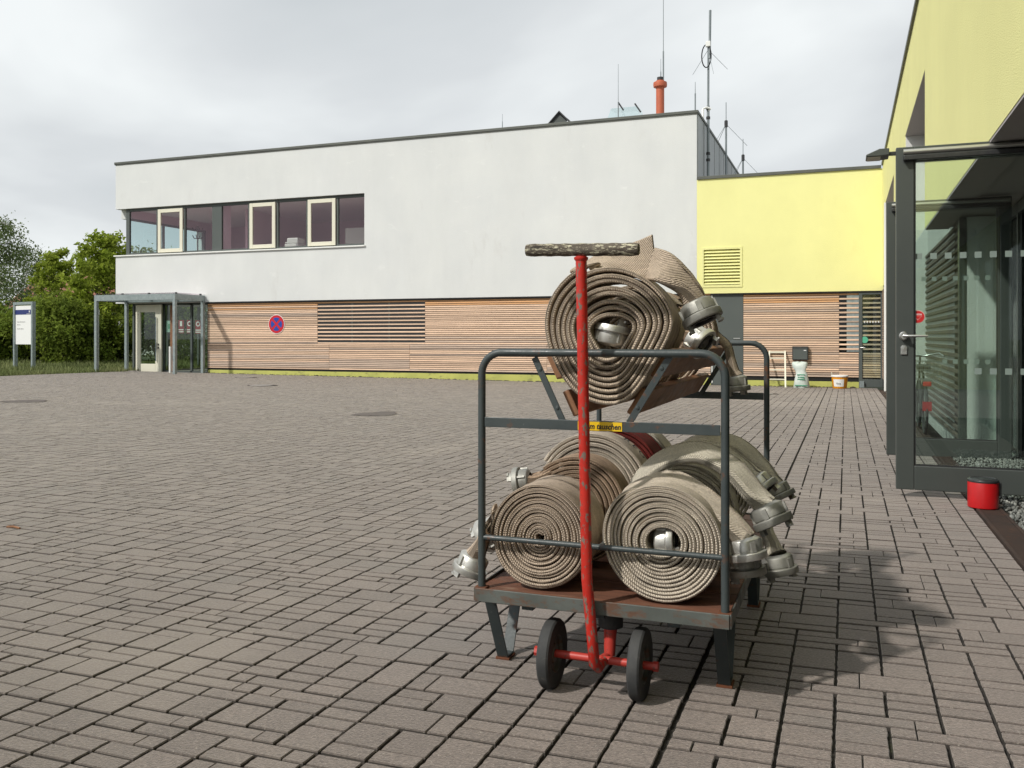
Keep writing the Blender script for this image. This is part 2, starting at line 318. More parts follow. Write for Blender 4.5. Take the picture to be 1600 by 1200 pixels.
M['chimney'] = mat('orange_flue', (0.52, 0.125, 0.055), (0.44, 0.105, 0.05), 3, 0.6)
M['steel'] = mat('brushed_steel', (0.58, 0.58, 0.56), rough=0.28, metal=0.9)
M['cable'] = mat('black_cable', (0.03, 0.03, 0.032), rough=0.6)
M['mast'] = mat('grey_mast', (0.24, 0.27, 0.28), (0.19, 0.215, 0.225), 4, 0.5, metal=0.3)
M['drain'] = mat('rusty_drain', (0.060, 0.036, 0.026), (0.042, 0.029, 0.023), 6, 0.8, metal=0.2, spots=(((0.11, 0.05, 0.028), 14, 0.58, 0.72),))
M['pebble'] = mat('pebbles', (0.23, 0.23, 0.205), (0.12, 0.13, 0.12), 30, 0.75, tone_attr='tone', rnd=0.55)
M['asphalt'] = mat('dark_asphalt_patch', (0.125, 0.105, 0.09), (0.10, 0.085, 0.075), 9, 0.9, bump=0.003, bscale=90)
M['concrete'] = mat('concrete', (0.30, 0.275, 0.25), (0.25, 0.23, 0.21), 6, 0.9, bump=0.002, bscale=90)
M['iron'] = mat('cast_iron', (0.05, 0.042, 0.038), (0.035, 0.03, 0.028), 10, 0.7, metal=0.4)
M['soil'] = mat('dark_soil', (0.035, 0.028, 0.022), (0.06, 0.048, 0.036), 30, 0.95)
M['lawn'] = mat('lawn_soil', (0.055, 0.075, 0.022), (0.085, 0.095, 0.035), 0.8, 0.95, bump=0.03, bscale=12)
M['blade'] = mat('grass_blade', (0.12, 0.155, 0.04), (0.19, 0.205, 0.075), 0.5, 0.8, tone_attr='tone', rnd=0.3)
M['terrain'] = mat('field', (0.055, 0.08, 0.025), (0.08, 0.095, 0.04), 0.02, 0.95)
M['bark'] = mat('bark', (0.085, 0.066, 0.05), (0.05, 0.04, 0.032), 9, 0.9, bump=0.01, bscale=20)
M['bark_birch'] = mat('birch_bark', (0.50, 0.48, 0.44), (0.12, 0.11, 0.10), 4, 0.85, stretch=(1, 1, 3), lo=0.5, hi=0.62)
def leaf_mat(name, a, b):
    m = mat(name, a, b, 1.1, 0.6, tone_attr='tone', rnd=0.42, spec=0.12)
    nt = m.node_tree; bs = nt.nodes['Principled BSDF']; out = [n for n in nt.nodes if n.type == 'OUTPUT_MATERIAL'][0]
    tr = nt.nodes.new('ShaderNodeBsdfTranslucent'); mx = nt.nodes.new('ShaderNodeMixShader'); mx.inputs[0].default_value = 0.45
    src = bs.inputs['Base Color'].links[0].from_socket; nt.links.new(src, tr.inputs[0])
    nt.links.new(bs.outputs[0], mx.inputs[1]); nt.links.new(tr.outputs[0], mx.inputs[2]); nt.links.new(mx.outputs[0], out.inputs[0]); return m
M['leaf_maple'] = leaf_mat('maple_leaf', (0.215, 0.285, 0.030), (0.31, 0.37, 0.055))
M['leaf_bush'] = leaf_mat('bush_leaf', (0.135, 0.195, 0.028), (0.205, 0.255, 0.042))
M['leaf_birch'] = leaf_mat('birch_leaf', (0.105, 0.150, 0.055), (0.15, 0.19, 0.075))
M['rooftile'] = mat('red_roof_tile', (0.26, 0.11, 0.07), (0.20, 0.085, 0.06), 2, 0.85)
M['housewall'] = mat('house_wall', (0.52, 0.52, 0.50), (0.46, 0.46, 0.45), 0.8, 0.9)
M['sack'] = mat('white_sack', (0.62, 0.66, 0.62), (0.50, 0.57, 0.52), 5, 0.5, bump=0.01, bscale=9)
M['sack_green'] = mat('sack_green_print', (0.06, 0.27, 0.16), rough=0.5)
M['printer'] = mat('pale_plastic', (0.58, 0.57, 0.53), rough=0.5)
M['sign_dim'] = mat('dim_sign_red', (0.27, 0.012, 0.018), rough=0.5)
M['red_tail'] = mat('bike_red', (0.42, 0.015, 0.015), rough=0.35)
M['glass_office'] = glass('office_glass', (0.90, 0.94, 0.94), 0.9, 0.05, (0.92, 0.72, 0.80))
M['glass_west'] = glass('west_office_glass', (0.62, 0.80, 0.79), 0.8)
M['glass_lobby'] = glass('lobby_glass', (0.80, 0.88, 0.82), 0.8, 0.02)
M['glass_door'] = glass('door_glass', (0.74, 0.85, 0.79), 0.9, 0.11)
M['glass_dark'] = glass('dark_glass', (0.30, 0.34, 0.34), 0.7, 0.0)
M['glass_dome'] = glass('skylight_acrylic', (0.80, 0.93, 0.93), 1.0, 0.12)
# ================================================================== SETTING
def sheet(name, x0, x1, y0, y1, zf, material, nx=40, ny=40, kind='structure', parent=None):
    xs = np.linspace(x0, x1, nx+1); ys = np.linspace(y0, y1, ny+1); X, Y = np.meshgrid(xs, ys); Z = zf(X, Y)
    b = MB(); b.v = list(zip(X.ravel().tolist(), Y.ravel().tolist(), Z.ravel().tolist())); w = nx+1
    b.f = [(j*w+i, j*w+i+1, (j+1)*w+i+1, (j+1)*w+i) for j in range(ny) for i in range(nx)]
    o = b.build(name, material, parent, smooth=40)
    if kind: o['kind'] = kind
    return o
XE = -26.5                        # west edge of the paving
YW = 27.5                         # north facade line
sheet('terrain', -900, 900, -600, 2400, lambda X, Y: np.where((np.abs(X) < 70) & (Y > -60) & (Y < 90), -0.9, -0.75), M['terrain'], 120, 120)
court = sheet('courtyard_ground', XE, 0.86, 0.9, YW+0.02, lambda X, Y: g(X, Y)-0.017, M['joint'], 70, 90)
sheet('yard_apron', -40, 9, -40, 0.9, lambda X, Y: g(X, np.maximum(Y, -4))-0.004, M['paver_field'], 30, 30)
lawn_z = lambda X, Y: -0.225+0.015*np.sin(X*0.7)*np.cos(Y*0.5)+0.0022*np.maximum(0, XE-X-8)**1.2
sheet('lawn', -75, XE, 0.9, 75, lawn_z, M['lawn'], 40, 60)

# ---- paving stones: courses of mixed sizes between open drainage joints
CU, X0, XR = 0.1525, -0.489, 0.855
def outline(w, h, lo, ro, bo, to, wavy):
    """stone w x h with its joints taken off; wavy flanks where a joint is open"""
    x0, x1, y0, y1 = -w/2+lo, w/2-ro, -h/2+bo, h/2-to; p = []
    def flank(x, ya, yb, sgn):
        n = max(2, int(round(abs(yb-ya)/0.022))); n += n % 2
        return [(x+sgn*R.uniform(-.0012, .0026), ya+(yb-ya)*i/n) for i in range(1, n)]
    p.append((x0, y0)); p.append((x1, y0))
    if wavy and ro > 0.004: p += flank(x1, y0, y1, 1)
    p.append((x1, y1)); p.append((x0, y1))
    if wavy and lo > 0.004: p += flank(x0, y1, y0, -1)
    return p
def stone(poly, cx, cy, zf, skirt, bev=0.0022):
    n = len(poly); xs = [q[0] for q in poly]; ys = [q[1] for q in poly]
    mx, my = (min(xs)+max(xs))/2, (min(ys)+max(ys))/2; hw, hh = (max(xs)-min(xs))/2, (max(ys)-min(ys))/2
    vs = []
    for x, y in poly:
        sx, sy = (hw-bev)/hw, (hh-bev)/hh; X, Y = mx+(x-mx)*sx+cx, my+(y-my)*sy+cy; vs.append((X, Y, zf(X, Y)))
    for x, y in poly: vs.append((x+cx, y+cy, zf(x+cx, y+cy)-0.0040))
    fs = [tuple(range(n))]+[(n+i, n+(i+1) % n, (i+1) % n, i) for i in range(n)]
    if skirt:
        for x, y in poly: vs.append((x+cx, y+cy, zf(x+cx, y+cy)-0.034))
        fs += [(2*n+i, 2*n+(i+1) % n, n+(i+1) % n, n+i) for i in range(n)]
    return vs, fs
HU = 0.0735
R = random.Random(11); stones = []                       # cx, cy, w, h, left joint, right joint, bottom, top
y = 1.05; R = random.Random(11)
while y < YW-0.02:
    hb = R.choice((2, 2, 2, 2, 3))
    if y+hb*HU > YW-0.0: hb = max(1, int((YW-y)/HU))
    yb, yt = y, min(y+hb*HU, YW-0.01); y += hb*HU
    xl = max(XE, -1.265*yt-3.0); i0 = int(math.ceil((xl-X0)/CU)); xr = min(XR, 0.19*yt+1.5); i1 = int(math.floor((xr-X0)/CU))
    i = i0
    while i < i1+1:
        xa = X0+i*CU; xb = min(xa+CU, XR)
        if xb-xa < 0.05: break
        op = lambda k: 0.0095 if k == 0 else 0.0054
        if R.random() < 0.33 and i+2 <= i1 and (i+1) != 0:
            hs = [hb] if hb == 2 and R.random() < .5 else ([1, hb-1] if R.random() < .5 else [hb-1, 1]); k = R.randrange(len(hs)); yy = yb
            for q, hq in enumerate(hs):
                ya, yc = yy, min(yy+hq*HU, yt); yy = yc
                bj, tj = 0.0058, 0.0058
                if q == k:
                    w1 = CU*0.5 if R.random() < .5 else CU*1.5
                    stones.append((xa, xa+w1, ya, yc, op(i), 0.0018, bj, tj)); stones.append((xa+w1, xa+2*CU, ya, yc, 0.0018, op(i+2), bj, tj))
                else:
                    stones.append((xa, xa+CU, ya, yc, op(i), op(i+1), bj, tj)); stones.append((xa+CU, xa+2*CU, ya, yc, op(i+1), op(i+2), bj, tj))
            i += 2
        else:
            hs = [hb] if R.random() < 0.5 and hb == 2 else ([1, hb-1] if R.random() < .5 else [hb-1, 1]) if R.random() < .8 else [hb]; yy = yb
            for q, hq in enumerate(hs):
                ya, yc = yy, min(yy+hq*HU, yt); yy = yc
                stones.append((xa, xb, ya, yc, op(i), op(i+1), 0.0058 if q == 0 else 0.0036, 0.0058 if q == len(hs)-1 else 0.0036))
            i += 1
def size_seen(st):
    cx, cy = (st[0]+st[1])/2, (st[2]+st[3])/2; z = float(g(cx, cy))-CZ
    rr = cx*_c+cy*_s; ff = -cx*_s+cy*_c
    if ff < 0.8: return 0
    u, v = 800+FPX*rr/ff, HOR-FPX*z/ff
    if u < -15 or u > 1615 or v > 1215: return 0
    return 1.0/ff
order = sorted(range(len(stones)), key=lambda i: -size_seen(stones[i])); single = set(order[:300])
cache = {}; field = MB(); tone = []; slot = []
for i, st in enumerate(stones):
    xa, xb, ya, yb = st[:4]; cx, cy, w, h = (xa+xb)/2, (ya+yb)/2, xb-xa, yb-ya
    if i in single:
        key = tuple(round(q, 4) for q in (w, h, *st[4:]))
        if key not in cache:
            b = MB(); ol = outline(w, h, *st[4:], True); b.add(*stone(ol, 0, 0, lambda X, Y: 0.0, True))
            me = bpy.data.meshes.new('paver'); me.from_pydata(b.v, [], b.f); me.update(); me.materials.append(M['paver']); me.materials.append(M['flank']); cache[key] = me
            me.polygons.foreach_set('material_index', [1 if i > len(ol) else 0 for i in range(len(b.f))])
        sx = float(g(cx+.05, cy)-g(cx-.05, cy))/.1; sy = float(g(cx, cy+.05)-g(cx, cy-.05))/.1
        put('paver', cache[key], None, court, (cx, cy, float(g(cx, cy))+R.uniform(-.0018, .0018)), rot=(math.atan(sy)+R.uniform(-.006, .006), -math.atan(sx)+R.uniform(-.006, .006), R.uniform(-.004, .004)))
    else:
        dz = R.uniform(-.0016, .0016); tx, ty = R.uniform(-.006, .006), R.uniform(-.006, .006)
        zf = lambda X, Y: float(g(X, Y))+dz+tx*(X-cx)+ty*(Y-cy)
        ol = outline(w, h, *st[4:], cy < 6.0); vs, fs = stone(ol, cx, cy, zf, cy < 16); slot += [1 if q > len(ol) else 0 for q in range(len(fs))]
        field.add(vs, fs); tone += [R.random()]*len(vs)
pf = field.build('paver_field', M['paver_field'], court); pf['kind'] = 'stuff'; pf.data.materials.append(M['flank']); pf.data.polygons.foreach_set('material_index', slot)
at = pf.data.attributes.new('tone', 'FLOAT', 'POINT'); at.data.foreach_set('value', tone)

# ---- things let into the paving
def manhole(u, v, r, label, light):
    c = PG(u, v); z = c.z
    t = thing('manhole_cover', (c.x, c.y, z), label, 'manhole cover', 'manhole covers in the yard')
    MB().lathe([(0, .004), (r*.72, .004), (r*.72, .008), (r*.80, .009), (r*.80, .003), (r, .002), (r, -.03)], (c.x, c.y, z), n=28).build('frame_ring', M['iron'], t, smooth=30)
    MB().lathe([(0, .0105), (r*.70, .0105), (r*.70, .003)], (c.x, c.y, z), n=28).build('lid', M['concrete'] if light else M['iron'], t, smooth=30)
manhole(408, 602.5, 0.46, 'round manhole cover with pale concrete lid, nearer one by the wooden wall', True)
manhole(383, 590.0, 0.40, 'round pale manhole cover close under the wooden wall', True)
manhole(1190, 615.5, 0.42, 'round manhole cover in front of the grey door, behind the cart', True)
def patch(u, v, rx, ry, label):
    c = PG(u, v); pts = []; rr = random.Random(int(u))
    for i in range(36):
        a = i/36*2*math.pi; k = 1+.12*math.sin(3*a+u)+.10*rr.uniform(-1, 1); X, Y = c.x+rx*k*math.cos(a), c.y+ry*k*math.sin(a)
        pts.append((X, Y, float(g(X, Y))+.006))
    b = MB(); b.add([(c.x, c.y, c.z+.012)]+pts, [(0, 1+i, 1+(i+1) % 36) for i in range(36)])
    tag(b.build('asphalt_patch', M['asphalt'], smooth=60), label, 'asphalt patch', 'dark patches in the paving')
patch(587, 647, 0.33, 0.50, 'dark asphalt patch in the middle of the paved yard'); patch(40, 627, 0.45, 0.40, 'dark asphalt patch near the left edge of the yard')
c = PG(20, 826); tag(MB().tube([c+Vector((-.05, 0, .008)), c+Vector((0, .006, .012)), c+Vector((.06, 0, .007))], .007, 6).build('dry_leaf', M['endgrain'], smooth=50), 'small dry brown leaf lying on the pavers far left', 'leaf')

# ---- drain channel and gravel strip along the right-hand building
gx = lambda Y: float(g(0.9, Y))
dr = thing('drain_channel', (0.945, 3, gx(3)), 'long rust brown drainage channel with slotted grating beside gravel', 'drain')
fr = MB()
for y0 in np.arange(1.5, 26.3, 1.0):
    y1 = min(y0+1.0, 26.3)-.004
    for xa, xb in ((0.862, 0.882), (1.012, 1.032)): fr.add([(xa, y0, gx(y0)+.008), (xb, y0, gx(y0)+.008), (xb, y1, gx(y1)+.008), (xa, y1, gx(y1)+.008), (xa, y0, gx(y0)-.08), (xb, y0, gx(y0)-.08), (xb, y1, gx(y1)-.08), (xa, y1, gx(y1)-.08)], [(0,1,2,3), (4,5,1,0), (5,6,2,1), (6,7,3,2), (7,4,0,3)])
fr.build('channel_edge', M['drain'], dr)
gt = MB()
for y0 in np.arange(1.5, 26.3, .03):
    gt.box(0.884, 1.010, y0, y0+.019, gx(y0)-.012, gx(y0)+.003)
q = gt.build('grating_bars', M['drain'], dr); q['kind'] = 'stuff'
MB().add([(0.86, 1.5, gx(1.5)-.05), (1.04, 1.5, gx(1.5)-.05), (1.04, 26.3, gx(26.3)-.05), (0.86, 26.3, gx(26.3)-.05)], [(0, 1, 2, 3)]).build('channel_bed', M['dark'], dr)
sheet('gravel_bed', 1.033, 1.74, 0.5, 12.0, lambda X, Y: g(X, Y)-.03, M['soil'], 4, 30)
pb = MB(); tone = []; rr = random.Random(5)
ico = bmesh.new(); bmesh.ops.create_icosphere(ico, subdivisions=1, radius=1.0); IV = [v.co.copy() for v in ico.verts]; IF = [tuple(v.index for v in f.verts) for f in ico.faces]; ico.free()
for k in range(5200):
    Y = 4.6+rr.random()**1.5*6.8; X = rr.uniform(1.05, 1.72); r = rr.uniform(.010, .021); e = Euler((rr.random()*6, rr.random()*6, rr.random()*6)).to_matrix(); sc = Vector((r*rr.uniform(.8, 1.4), r*rr.uniform(.7, 1.1), r*rr.uniform(.5, .8)))
    z = float(g(X, Y))-.022+rr.random()*.028
    vs = []
    for p in IV:
        q = e @ Vector((p.x*sc.x, p.y*sc.y, p.z*sc.z)); vs.append((q.x+X, q.y+Y, q.z+z))
    pb.add(vs, IF); tone += [rr.random()]*len(vs)
o = pb.build('gravel', M['pebble'], smooth=80); o['kind'] = 'stuff'; o['label'] = 'grey rounded gravel between drain and entrance'
a = o.data.attributes.new('tone', 'FLOAT', 'POINT'); a.data.foreach_set('value', tone)

# ================================================================== BUILDINGS
Zr = lambda z: z+CZ
def slat_mesh(L, h=0.049, d=0.032, along='X', material=None):
    b = MB(); e = 0.004
    prof = [(0, 0), (-d+e, 0), (-d, e), (-d, h-e), (-d+e, h), (0, h)]     # depth (towards the yard), height
    n = 6; vs = []
    for s in (0, L):
        for a, z in prof: vs.append((s, a, z) if along == 'X' else (a, -s+L, z))
    fs = [(i, (i+1) % n, n+(i+1) % n, n+i) for i in range(n)]+[tuple(range(n))[::-1], tuple(range(n, 2*n))]
    me = bpy.data.meshes.new('slat'); me.from_pydata([tuple(v) for v in vs], [], fs); me.update(); me.materials.append(material); return me
_sm = {}
def slat(x0, x1, y, z, material, parent, along='X'):
    L = round(x1-x0, 3); key = (L, material.name, along)
    if key not in _sm: _sm[key] = slat_mesh(L, along=along, material=material)
    o = put('slat', _sm[key], None, parent, (x0, y, z) if along == 'X' else (y, x0, z)); return o
PITCH = 0.0668
ROWS = [1.350-0.049-PITCH*i for i in range(38)]           # z (relative to the eye) of each slat's lower edge, top row first
def wood_for(i, rr):
    if i < 2: return M['larch_fresh']
    if i < 5 and rr.random() < .55: return M['larch_fresh']
    return M['larch_grey'] if rr.random() < (.10 if i < 22 else .38) else M['larch']

# ---------------- white office building
wb = thing('office_building', (-15.8, 30, -.3), 'long white rendered two storey office building with wooden slatted ground floor', 'building')
XL, XRt, ZT, ZB = -27.42, -4.30, 6.93, 1.352
z1, z2 = 3.235, 5.135            # window band
wl = MB()
wl.box(XL, XRt, YW, YW+.30, Zr(ZB), Zr(z1)); wl.box(XL, XRt, YW, YW+.30, Zr(z2), Zr(ZT)); wl.box(-16.02, XRt, YW, YW+.30, Zr(z1), Zr(z2))
wl.box(XL, XL+.3, YW+.3, 40, Zr(ZB), Zr(z1)); wl.box(XL, XL+.3, YW+.3, 40, Zr(z2-.35), Zr(ZT)); wl.box(XL, XL+.3, 32.2, 40, Zr(z1), Zr(z2-.35))
wl.box(XL, XRt, 39.7, 40, Zr(-1.5), Zr(ZT)); wl.box(XL+.3, XRt-.3, YW+.3, 39.7, Zr(5.16), Zr(5.3))
wl.box(XRt-.3, XRt-.01, YW+.3, 39.7, Zr(-1.6), Zr(ZT-.02))
wl.build('wall', M['stucco'], wb)
MB().box(XL+.3, XRt-.3, YW+.3, 39.7, Zr(6.70), Zr(6.78)).build('roof', M['zinc'], wb)
cp = MB(); cp.box(XL-.04, XRt+.05, YW-.045, YW+.36, Zr(ZT), Zr(ZT+.085)); cp.box(XL-.04, XL+.36, YW+.36, 40, Zr(ZT), Zr(ZT+.085)); cp.box(XRt-.36, XRt+.05, YW+.36, 40.05, Zr(ZT), Zr(ZT+.085)); cp.box(XL-.03, XRt+.04, YW-.03, YW-.003, Zr(ZT-.03), Zr(ZT))
cp.build('coping', M['coping'], wb, bevel=.006)
for i, y0 in enumerate(np.arange(YW+.05, 39.9, 1.24)):     # zinc trays on the east flank
    MB().box(XRt, XRt+.018, y0, min(y0+1.22, 40), Zr(4.80), Zr(ZT-.005)).box(XRt+.018, XRt+.030, y0, y0+.018, Zr(4.80), Zr(ZT-.005)).build('cladding_panel', M['zinc'], wb)
# soffit behind the overhang edge and a black strip painting its shadow line above the slats
MB().box(-22.95, XRt, YW+.001, YW+.06, Zr(1.30), Zr(ZB-.002)).build('painted_shadow_line', M['dark'], wb)
MB().box(XL, -22.95, YW+.3, 40, Zr(ZB), Zr(ZB+.1)).build('lobby_soffit', M['ceil'], wb)
# window band
yg = YW+.13
sl = MB(); sl.box(XL-.06, -15.98, YW-.06, YW+.12, Zr(z1-.005), Zr(z1+.045)); sl.build('window_sill', M['whitemetal'], wb, bevel=.006)
wf = MB(); wf.box(-27.0, -16.02, yg, yg+.07, Zr(z1+.045), Zr(z1+.13)); wf.box(-27.0, -16.02, yg, yg+.07, Zr(z2-.11), Zr(z2))
for a, b in ((-27.0, -26.83), (-25.47, -25.37), (-24.12, -24.05), (-22.77, -22.32), (-21.10, -21.02), (-19.83, -19.75), (-18.53, -18.45), (-17.24, -17.17)):
    wf.box(a, b, yg-.01, yg+.08, Zr(z1+.045), Zr(z2))
wf.box(-27.0, -26.93, yg+.08, 32.2, Zr(z1+.045), Zr(z1+.13)); wf.box(-27.0, -26.93, yg+.08, 32.2, Zr(4.70), Zr(4.785)); wf.box(-27.0, -26.92, 29.6, 29.68, Zr(z1+.1), Zr(4.72)); wf.box(-27.03, -26.9, 32.1, 32.2, Zr(z1), Zr(4.79))
wf.build('window_frame', M['anth_soft'], wb)
panes = ((-26.83, -25.47), (-25.37, -24.12), (-24.05, -22.77), (-22.32, -21.10), (-21.02, -19.83), (-19.75, -18.53), (-18.45, -17.24), (-17.17, -16.02))
for i, (a, b) in enumerate(panes):
    if i in (1, 4, 6):
        w = thing('window', ((a+b)/2, yg, Zr(z1)), None, None); w.parent = wb; w.location = Vector(WL[w.name])-Vector(WL[wb.name])
        f = MB(); zA, zB = Zr(z1+.10), Zr(z2-.10); t = .14
        f.box(a+.02, a+.02+t, yg-.07, yg-.012, zA, zB); f.box(b-.02-t, b-.02, yg-.07, yg-.012, zA, zB); f.box(a+.02+t, b-.02-t, yg-.07, yg-.012, zA, zA+t); f.box(a+.02+t, b-.02-t, yg-.07, yg-.012, zB-t, zB)
        f.build('casement_frame', M['cream'], w, bevel=.008)
        MB().box(a+.15, b-.15, yg-.035, yg-.028, zA+.13, zB-.13).build('pane', M['glass_office'], w)
    else:
        MB().box(a+.003, b-.003, yg+.03, yg+.038, Zr(z1+.125), Zr(z2-.105)).build('pane', M['glass_office'], wb)
for a, b in ((yg+.1, 29.6), (29.68, 32.1)): MB().box(-26.97, -26.962, a, b, Zr(z1+.12), Zr(4.71)).build('pane', M['glass_west'], wb)
# office room behind the glass
rm = MB(); rm.box(-27.1, -4.7, 34.0, 34.1, Zr(z1), Zr(5.16)); rm.box(-12.0, -11.9, YW+.3, 34, Zr(z1), Zr(5.16)); rm.box(-22.60, -22.50, 29.4, 34, Zr(z1), Zr(5.16)); rm.box(-22.6, -22.5, YW+.3, 28.4, Zr(z1), Zr(5.16))
rm.box(-27.08, -26.98, 32.2, 34, Zr(z1), Zr(5.16)); rm.box(-27.08, -26.98, YW+.4, 32.2, Zr(4.79), Zr(5.16)); rm.build('inner_wall', M['mauve'], wb)
MB().box(-27.1, -12, YW+.3, 34, Zr(z1-.12), Zr(z1-.02)).build('inner_floor', M['officefloor'], wb)
MB().box(-27.1, -12, YW+.31, 34, Zr(5.145), Zr(5.158)).build('inner_ceiling', M['ceil'], wb)
p = P(461, 378, 28.6)
pr = thing('office_printer', (p.x, p.y, Zr(z1+.02)), 'pale beige office printer standing behind the first floor glass', 'printer')
MB().box(p.x-.30, p.x+.30, 28.35, 28.95, Zr(z1), Zr(z1+.32)).build('cabinet', M['printer'], pr, bevel=.02); MB().box(p.x-.24, p.x+.26, 28.4, 28.9, Zr(z1+.325), Zr(z1+.55)).build('printer_body', M['printer'], pr, bevel=.04); MB().box(p.x-.34, p.x-.245, 28.45, 28.8, Zr(z1+.36), Zr(z1+.40)).build('paper_tray', M['printer'], pr)
p = P(367, 370, 29.35)
tag(MB().box(p.x-.10, p.x+.10, 28.6, 28.61, p.z-.27, p.z+.27).build('paper_notice', M['sign_white'], None), 'blank white paper notice seen through the office window', 'notice')
p = P(309, 380, 28.8)
cs = thing('coat_stand', (p.x, p.y, Zr(z1)), 'dark coat stand with hooks inside the corner office', 'coat stand')
MB().tube([(p.x, p.y, Zr(z1)), (p.x, p.y, Zr(z1+1.25))], .025, 8).build('stem', M['cable'], cs, smooth=40)
for k in range(4):
    d = Vector((math.cos(k*1.57+.4), math.sin(k*1.57+.4), 0))
    for zz in (.75, 1.05): MB().tube([Vector((p.x, p.y, Zr(z1+zz))), Vector((p.x, p.y, Zr(z1+zz)))+d*.14, Vector((p.x, p.y, Zr(z1+zz+.13)))+d*.21], .017, 6).build('hook', M['cable'], cs, smooth=40)
p = P(559, 365, 29.4)
tag(MB().box(p.x-.55, p.x+.5, 29.4, 29.9, Zr(z1), Zr(z1+.95)).build('filing_cupboard', M['printer'], None, bevel=.01), 'low pale cupboard in the last office window', 'cupboard')
# wooden ground floor
rr = random.Random(3)
yb = YW+.10                        # back of the slats
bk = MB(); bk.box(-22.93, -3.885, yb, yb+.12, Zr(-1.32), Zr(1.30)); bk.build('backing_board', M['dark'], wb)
zwl, zwh = -0.24, 1.351
for i, z in enumerate(ROWS):
    if z < -1.235: break
    inwin = z > zwl-.02
    segs = [(-22.93, -18.01), (-13.65, -8.9), (-8.9, -3.885)]
    if not inwin:
        j = rr.choice((0, .0)); segs = [(-22.93, -17.52), (-17.515, -14.25), (-14.245, -9.2), (-9.195, -3.885)]
    for a, b in segs: slat(a, b-.006, yb-.002, Zr(z), wood_for(i, rr), wb)
    if inwin and i % 2 == 1: slat(-18.005, -13.656, yb-.004, Zr(z), wood_for(i, rr), wb)
lv = MB(); lv.box(-18.0, -13.65, yb-.012, yb-.006, Zr(zwl), Zr(1.30)); lv.build('louvre_window_pane', M['lid_black'], wb)
for xm in (-16.6, -15.1): MB().box(xm, xm+.07, yb-.024, yb-.013, Zr(zwl), Zr(1.30)).build('louvre_mullion', M['anthracite'], wb)
MB().add([(-22.93, yb-.02, Zr(-1.245)), (-3.885, yb-.02, Zr(-1.245)), (-3.885, yb-.02, -.5), (-22.93, yb-.02, -.5), (-22.93, yb+.12, Zr(-1.245)), (-3.885, yb+.12, Zr(-1.245))], [(0, 3, 2, 1), (4, 0, 1, 5)]).build('plinth', M['plinth'], wb)
MB().box(-22.95, -22.93, yb-.03, yb+.2, -.4, Zr(1.30)).build('corner_post', M['anthracite'], wb)
# grey steel door beside the slats
gd = MB(); gd.box(-3.885, -2.915, yb-.03, yb+.05, Zr(-1.47), Zr(1.33)); 
# ---------------- yellow link building
lk = thing('link_building', (-1.6, 30, -.35), 'yellow rendered link building with louvred vent and slatted ground floor', 'building')
gd.build('steel_panel', M['anth_soft'], lk)
MB().box(-3.86, -3.83, yb-.045, yb-.032, Zr(-1.4), Zr(1.3)).build('panel_edge', M['whitemetal'], lk)
MB().box(-3.2, -3.0, yb-.045, yb-.032, Zr(-.05), Zr(-.02)).build('door_handle', M['steel'], lk)
ly = MB(); vx0, vx1, vz0, vz1 = -4.085, -3.0, 1.60, 2.69
ly.box(XRt+.002, 1.30, YW, YW+.25, Zr(1.345), Zr(vz0)); ly.box(XRt+.002, vx0, YW, YW+.25, Zr(vz0), Zr(vz1)); ly.box(vx1, 1.30, YW, YW+.25, Zr(vz0), Zr(vz1)); ly.box(XRt+.002, 1.30, YW, YW+.25, Zr(vz1), Zr(4.86))
ly.build('wall', M['yellow'], lk)
MB().box(XRt+.002, 2.2, YW+.25, 40, Zr(4.70), Zr(4.78)).build('roof', M['zinc'], lk)
MB().box(XRt+.02, .955, YW-.045, YW+.30, Zr(4.86), Zr(4.955)).build('coping', M['coping'], lk, bevel=.006)
vt = MB(); t = .07
vt.box(vx0-t, vx0, YW-.02, YW+.02, Zr(vz0-t), Zr(vz1+t)); vt.box(vx1, vx1+t, YW-.02, YW+.02, Zr(vz0-t), Zr(vz1+t)); vt.box(vx0, vx1, YW-.02, YW+.02, Zr(vz0-t), Zr(vz0)); vt.box(vx0, vx1, YW-.02, YW+.02, Zr(vz1), Zr(vz1+t))
ventf = vt.build('vent_frame', M['yellow'], lk)
for k in range(11):
    z = vz0+.02+k*(vz1-vz0-.02)/11
    MB().add([(vx0, YW-.012, Zr(z)), (vx1, YW-.012, Zr(z)), (vx1, YW+.07, Zr(z+.075)), (vx0, YW+.07, Zr(z+.075)), (vx0, YW-.012, Zr(z+.010)), (vx1, YW-.012, Zr(z+.010)), (vx1, YW+.07, Zr(z+.085)), (vx0, YW+.07, Zr(z+.085))], [(0,3,2,1), (4,5,6,7), (0,1,5,4), (1,2,6,5), (2,3,7,6), (3,0,4,7)]).build('vent_louvre', M['yellow'], ventf)
MB().box(vx0, vx1, YW+.12, YW+.14, Zr(vz0), Zr(vz1)).build('vent_back', M['plinth'], ventf)
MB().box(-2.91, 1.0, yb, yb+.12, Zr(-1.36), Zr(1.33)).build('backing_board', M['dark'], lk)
MB().box(-3.885, 1.0, YW+.002, YW+.07, Zr(1.305), Zr(1.343)).build('painted_shadow_line', M['dark'], lk)  # black strip painting the shadow line under the yellow wall
for i, z in enumerate(ROWS):
    z -= .0
    if z < -1.30: break
    inwin = z > -0.44
    slat(-2.905, -.182, yb-.002, Zr(z), wood_for(i, rr), lk)
    if inwin:
        if i % 2 == 1: slat(-.178, .356, yb-.004, Zr(z), wood_for(i, rr), lk)
    else: slat(-.178, .356, yb-.002, Zr(z), wood_for(i, rr), lk)
MB().box(-.178, .36, yb-.012, yb-.006, Zr(-.42), Zr(1.30)).build('window_pane', M['glass_dark'], lk)
MB().box(.03, .36, yb-.02, yb-.013, Zr(-.42), Zr(1.30)).build('inner_blind', M['galv'], lk)
